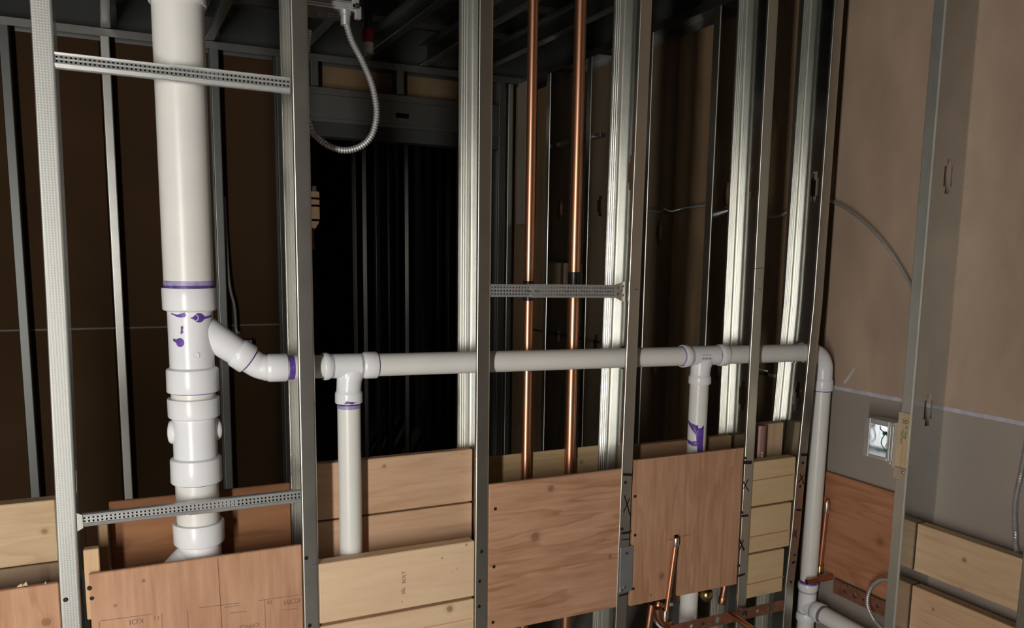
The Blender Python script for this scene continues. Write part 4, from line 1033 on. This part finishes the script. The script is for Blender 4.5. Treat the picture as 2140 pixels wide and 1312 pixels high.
MB().tube(curve_pts([gc + V((0, 0.0, 0.0)), gc + V((-0.003, 0.016, 0.008)), gc + V((0.01, 0.03, 0.014))], 6), 0.0015, 8).build('wire', M_SCREW, eb, None, 60)
for s_ in (-0.01, 0.008): MB().tube(curve_pts([gc + V((0.01, s_, 0)), gc + V((0.012, s_ - 0.008, -0.02)), gc + V((0.012, s_, -0.045))], 6), 0.002, 8).build('wire', M_WHITE, eb, None, 60)
screw((BXX - 0.006, y0b + 0.018, zb0 - 0.002), (-1, 0, 0), 0.004, eb, mat=M_BRIGHT)
# tan bracket plate with green handwriting, on the stud flange
bz0, bz1, bz2 = 0.868, B(1888, 978, 2.027).z, B(1890, 862, 2.027).z
br = thing('box_bracket', 'tan metal bracket with green handwriting on the broad right stud', 'bracket', (2.027, -0.305, bz0))
brp = MB().box((2.0262, -0.326, bz1), (2.0285, -0.286, bz2), 0.0005).build('plate', M_TAN, br)
MB().box((2.0262, -0.326, bz0), (2.0285, -0.284, bz1 - 0.001), 0.0005).build('lower_plate', M_STEEL, br)
MB().box((2.0255, -0.308, bz1), (2.0263, -0.3065, bz2), 0.0002).build('fold', M_COPPERD, brp)
screw(B(1886, 987, 2.0265), (-1, 0, 0), 0.005, br, mat=M_BRIGHT)
MB().box((2.03, -0.287, zb0 - 0.01), (BXX + 0.01, -0.272, zb1 + 0.01), 0.001).build('arm', M_STEEL, br)
def scrib(pp, w, mat): MB().ribbon([B(*p, 2.0261) for p in pp], w, (-1, 0, 0), 0.0002).build('handwriting', mat, brp)
scrib(((1892, 879), (1895, 878), (1898, 881), (1897, 884), (1892, 885), (1891, 882), (1892, 879)), 0.0016, M_INK)
scrib(((1893, 889), (1897, 893), (1892, 894), (1896, 896)), 0.0015, M_GREEN)
scrib(((1886, 876), (1889, 877), (1886, 884), (1890, 884)), 0.0015, M_GREEN)
scrib(((1889, 901), (1889, 906), (1897, 904)), 0.0014, M_GREEN); scrib(((1895, 900), (1892, 910)), 0.0014, M_GREEN)
scrib(((1888, 910), (1889, 915), (1896, 913)), 0.0014, M_GREEN); scrib(((1893, 909), (1891, 919)), 0.0014, M_GREEN)
scrib(((1882, 899), (1887, 901), (1883, 905), (1887, 907), (1883, 911), (1887, 914), (1882, 917), (1887, 919), (1881, 922), (1886, 925), (1882, 928)), 0.0014, M_GREEN)
# ------------------------------------------------------------------ back room bits
rp = A(770, 80, 1.7)
hp_ = thing('hanging_pipe_end', 'red and white pipe end hanging from the dark ceiling', 'pipe', (rp.x, 1.7, rp.z - 0.04))
za_, zb_ = A(770, 112, 1.7).z, A(770, 62, 1.7).z
MB().lathe((rp.x, 1.7, zb_ - 0.01), up, [(0, 0.016), (CEIL - zb_, 0.016)], 16).build('drop_pipe', M_BLACK, hp_, None, 40)
MB().lathe((rp.x, 1.7, (za_ + zb_) / 2 - 0.005), up, [(0, 0.024), (0.05, 0.026), ((zb_ - za_) / 2 + 0.01, 0.020)], 20).build('red_cap', M_RED, hp_, None, 40)
MB().lathe((rp.x, 1.7, za_), up, [(0, 0.021), ((zb_ - za_) / 2 - 0.004, 0.023)], 20).build('white_end', plain('greyed_white', (0.42, 0.37, 0.33), 0.7), hp_, None, 40)  # white toned down to an even grey
# tall narrow tan board and pale strip in the far corner
tag(MB().box((1.995, 2.10, 1.66), (2.028, 2.20, 2.40), 0.002).build('corner_filler', M_SHELL), 'pale filler piece in the upper far corner behind the left copper riser', 'trim piece')
tag(MB().box((2.12, 1.52, 1.30), (2.15, 1.885, 1.46), 0.002).build('blocking_board', wood('wood_far', axis='Y', seed=4.4, c1=(0.50, 0.36, 0.20), c2=(0.40, 0.27, 0.14))), 'far blocking board on the right wall between the copper risers', 'board')
bar = thing('conduit_clamp_bar', 'grey bar with a clamp across the far right wall bay', 'bracket', V((2.06, 1.3, B(1215, 292, 2.06).z)))
ba, bb = B(1165, 300, 2.06), B(1256, 282, 2.06)
MB().box((2.055, bb.y, (ba.z + bb.z) / 2 - 0.012), (2.085, ba.y, (ba.z + bb.z) / 2 + 0.008), 0.002).build('bar', M_TRACK, bar)
MB().lathe((2.052, bb.y + 0.06, (ba.z + bb.z) / 2 - 0.004), (-1, 0, 0), [(0, 0.016), (0.012, 0.016), (0.016, 0.010)], 14).build('clamp', M_BRIGHT, bar, None, 40)
# studs stored upright in the dark hallway
hall = ['first', 'second', 'third', 'fourth', 'fifth', 'sixth', 'seventh', 'eighth']
for k, px in enumerate((735, 757, 785, 812, 845, 880, 915, 938)):
    p = A(px, 450, 3.6 + 0.05 * (k % 3))
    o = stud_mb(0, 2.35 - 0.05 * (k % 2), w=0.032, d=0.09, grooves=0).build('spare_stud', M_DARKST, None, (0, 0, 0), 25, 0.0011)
    o.location = (p.x, p.y, 0.0); o.rotation_euler = (0.0, 0.0, math.radians(-25 + 9 * (k % 4)))
    tag(o, hall[k] + ' spare stud from the left, standing in the dark hallway', 'metal stud', 'spare studs in the hallway')
# banded cylinder hanging in the hallway, with a faint glow added to it
gl = A(658, 440, 2.9)
M_GLOW = plain('added_warm_glow', (0.55, 0.40, 0.28), 0.15, var=0.1)
M_GLOW.node_tree.nodes['Principled BSDF'].inputs['Emission Color'].default_value = (1.0, 0.62, 0.36, 1)
M_GLOW.node_tree.nodes['Principled BSDF'].inputs['Emission Strength'].default_value = 0.09
wl_ = thing('hanging_cylinder', 'dim banded cylinder with an added glow and an orange tip hanging in the dark doorway', 'banded cylinder', gl)
MB().lathe(gl + V((-0.01, 0, -0.10)), up, [(0, 0.012), (0.03, 0.03), (0.05, 0.036), (0.20, 0.036), (0.21, 0.03)], 20).build('glowing_body', M_GLOW, wl_, None, 40)
for dz_ in (-0.06, 0.02, 0.06): MB().lathe(gl + V((-0.01, 0, dz_)), up, [(0, 0.039), (0.012, 0.039)], 20).build('dark_band', M_BLACK, wl_, None, 40)
MB().lathe(gl + V((-0.01, 0, 0.105)), up, [(0, 0.034), (0.03, 0.034), (0.045, 0.012)], 20).build('end_cap', M_BRIGHT, wl_, None, 40)
MB().tube(curve_pts([gl + V((-0.012, 0, -0.09)), gl + V((-0.02, 0, -0.15)), gl + V((-0.012, 0, -0.22))], 6), 0.012, 10).build('cord_end', M_ORANGE, wl_, None, 60)
MB().tube([gl + V((-0.01, 0, 0.14)), V((gl.x - 0.01, gl.y, CEIL))], 0.005, 8).build('hanging_cord', M_BLACK, wl_, None, 60)
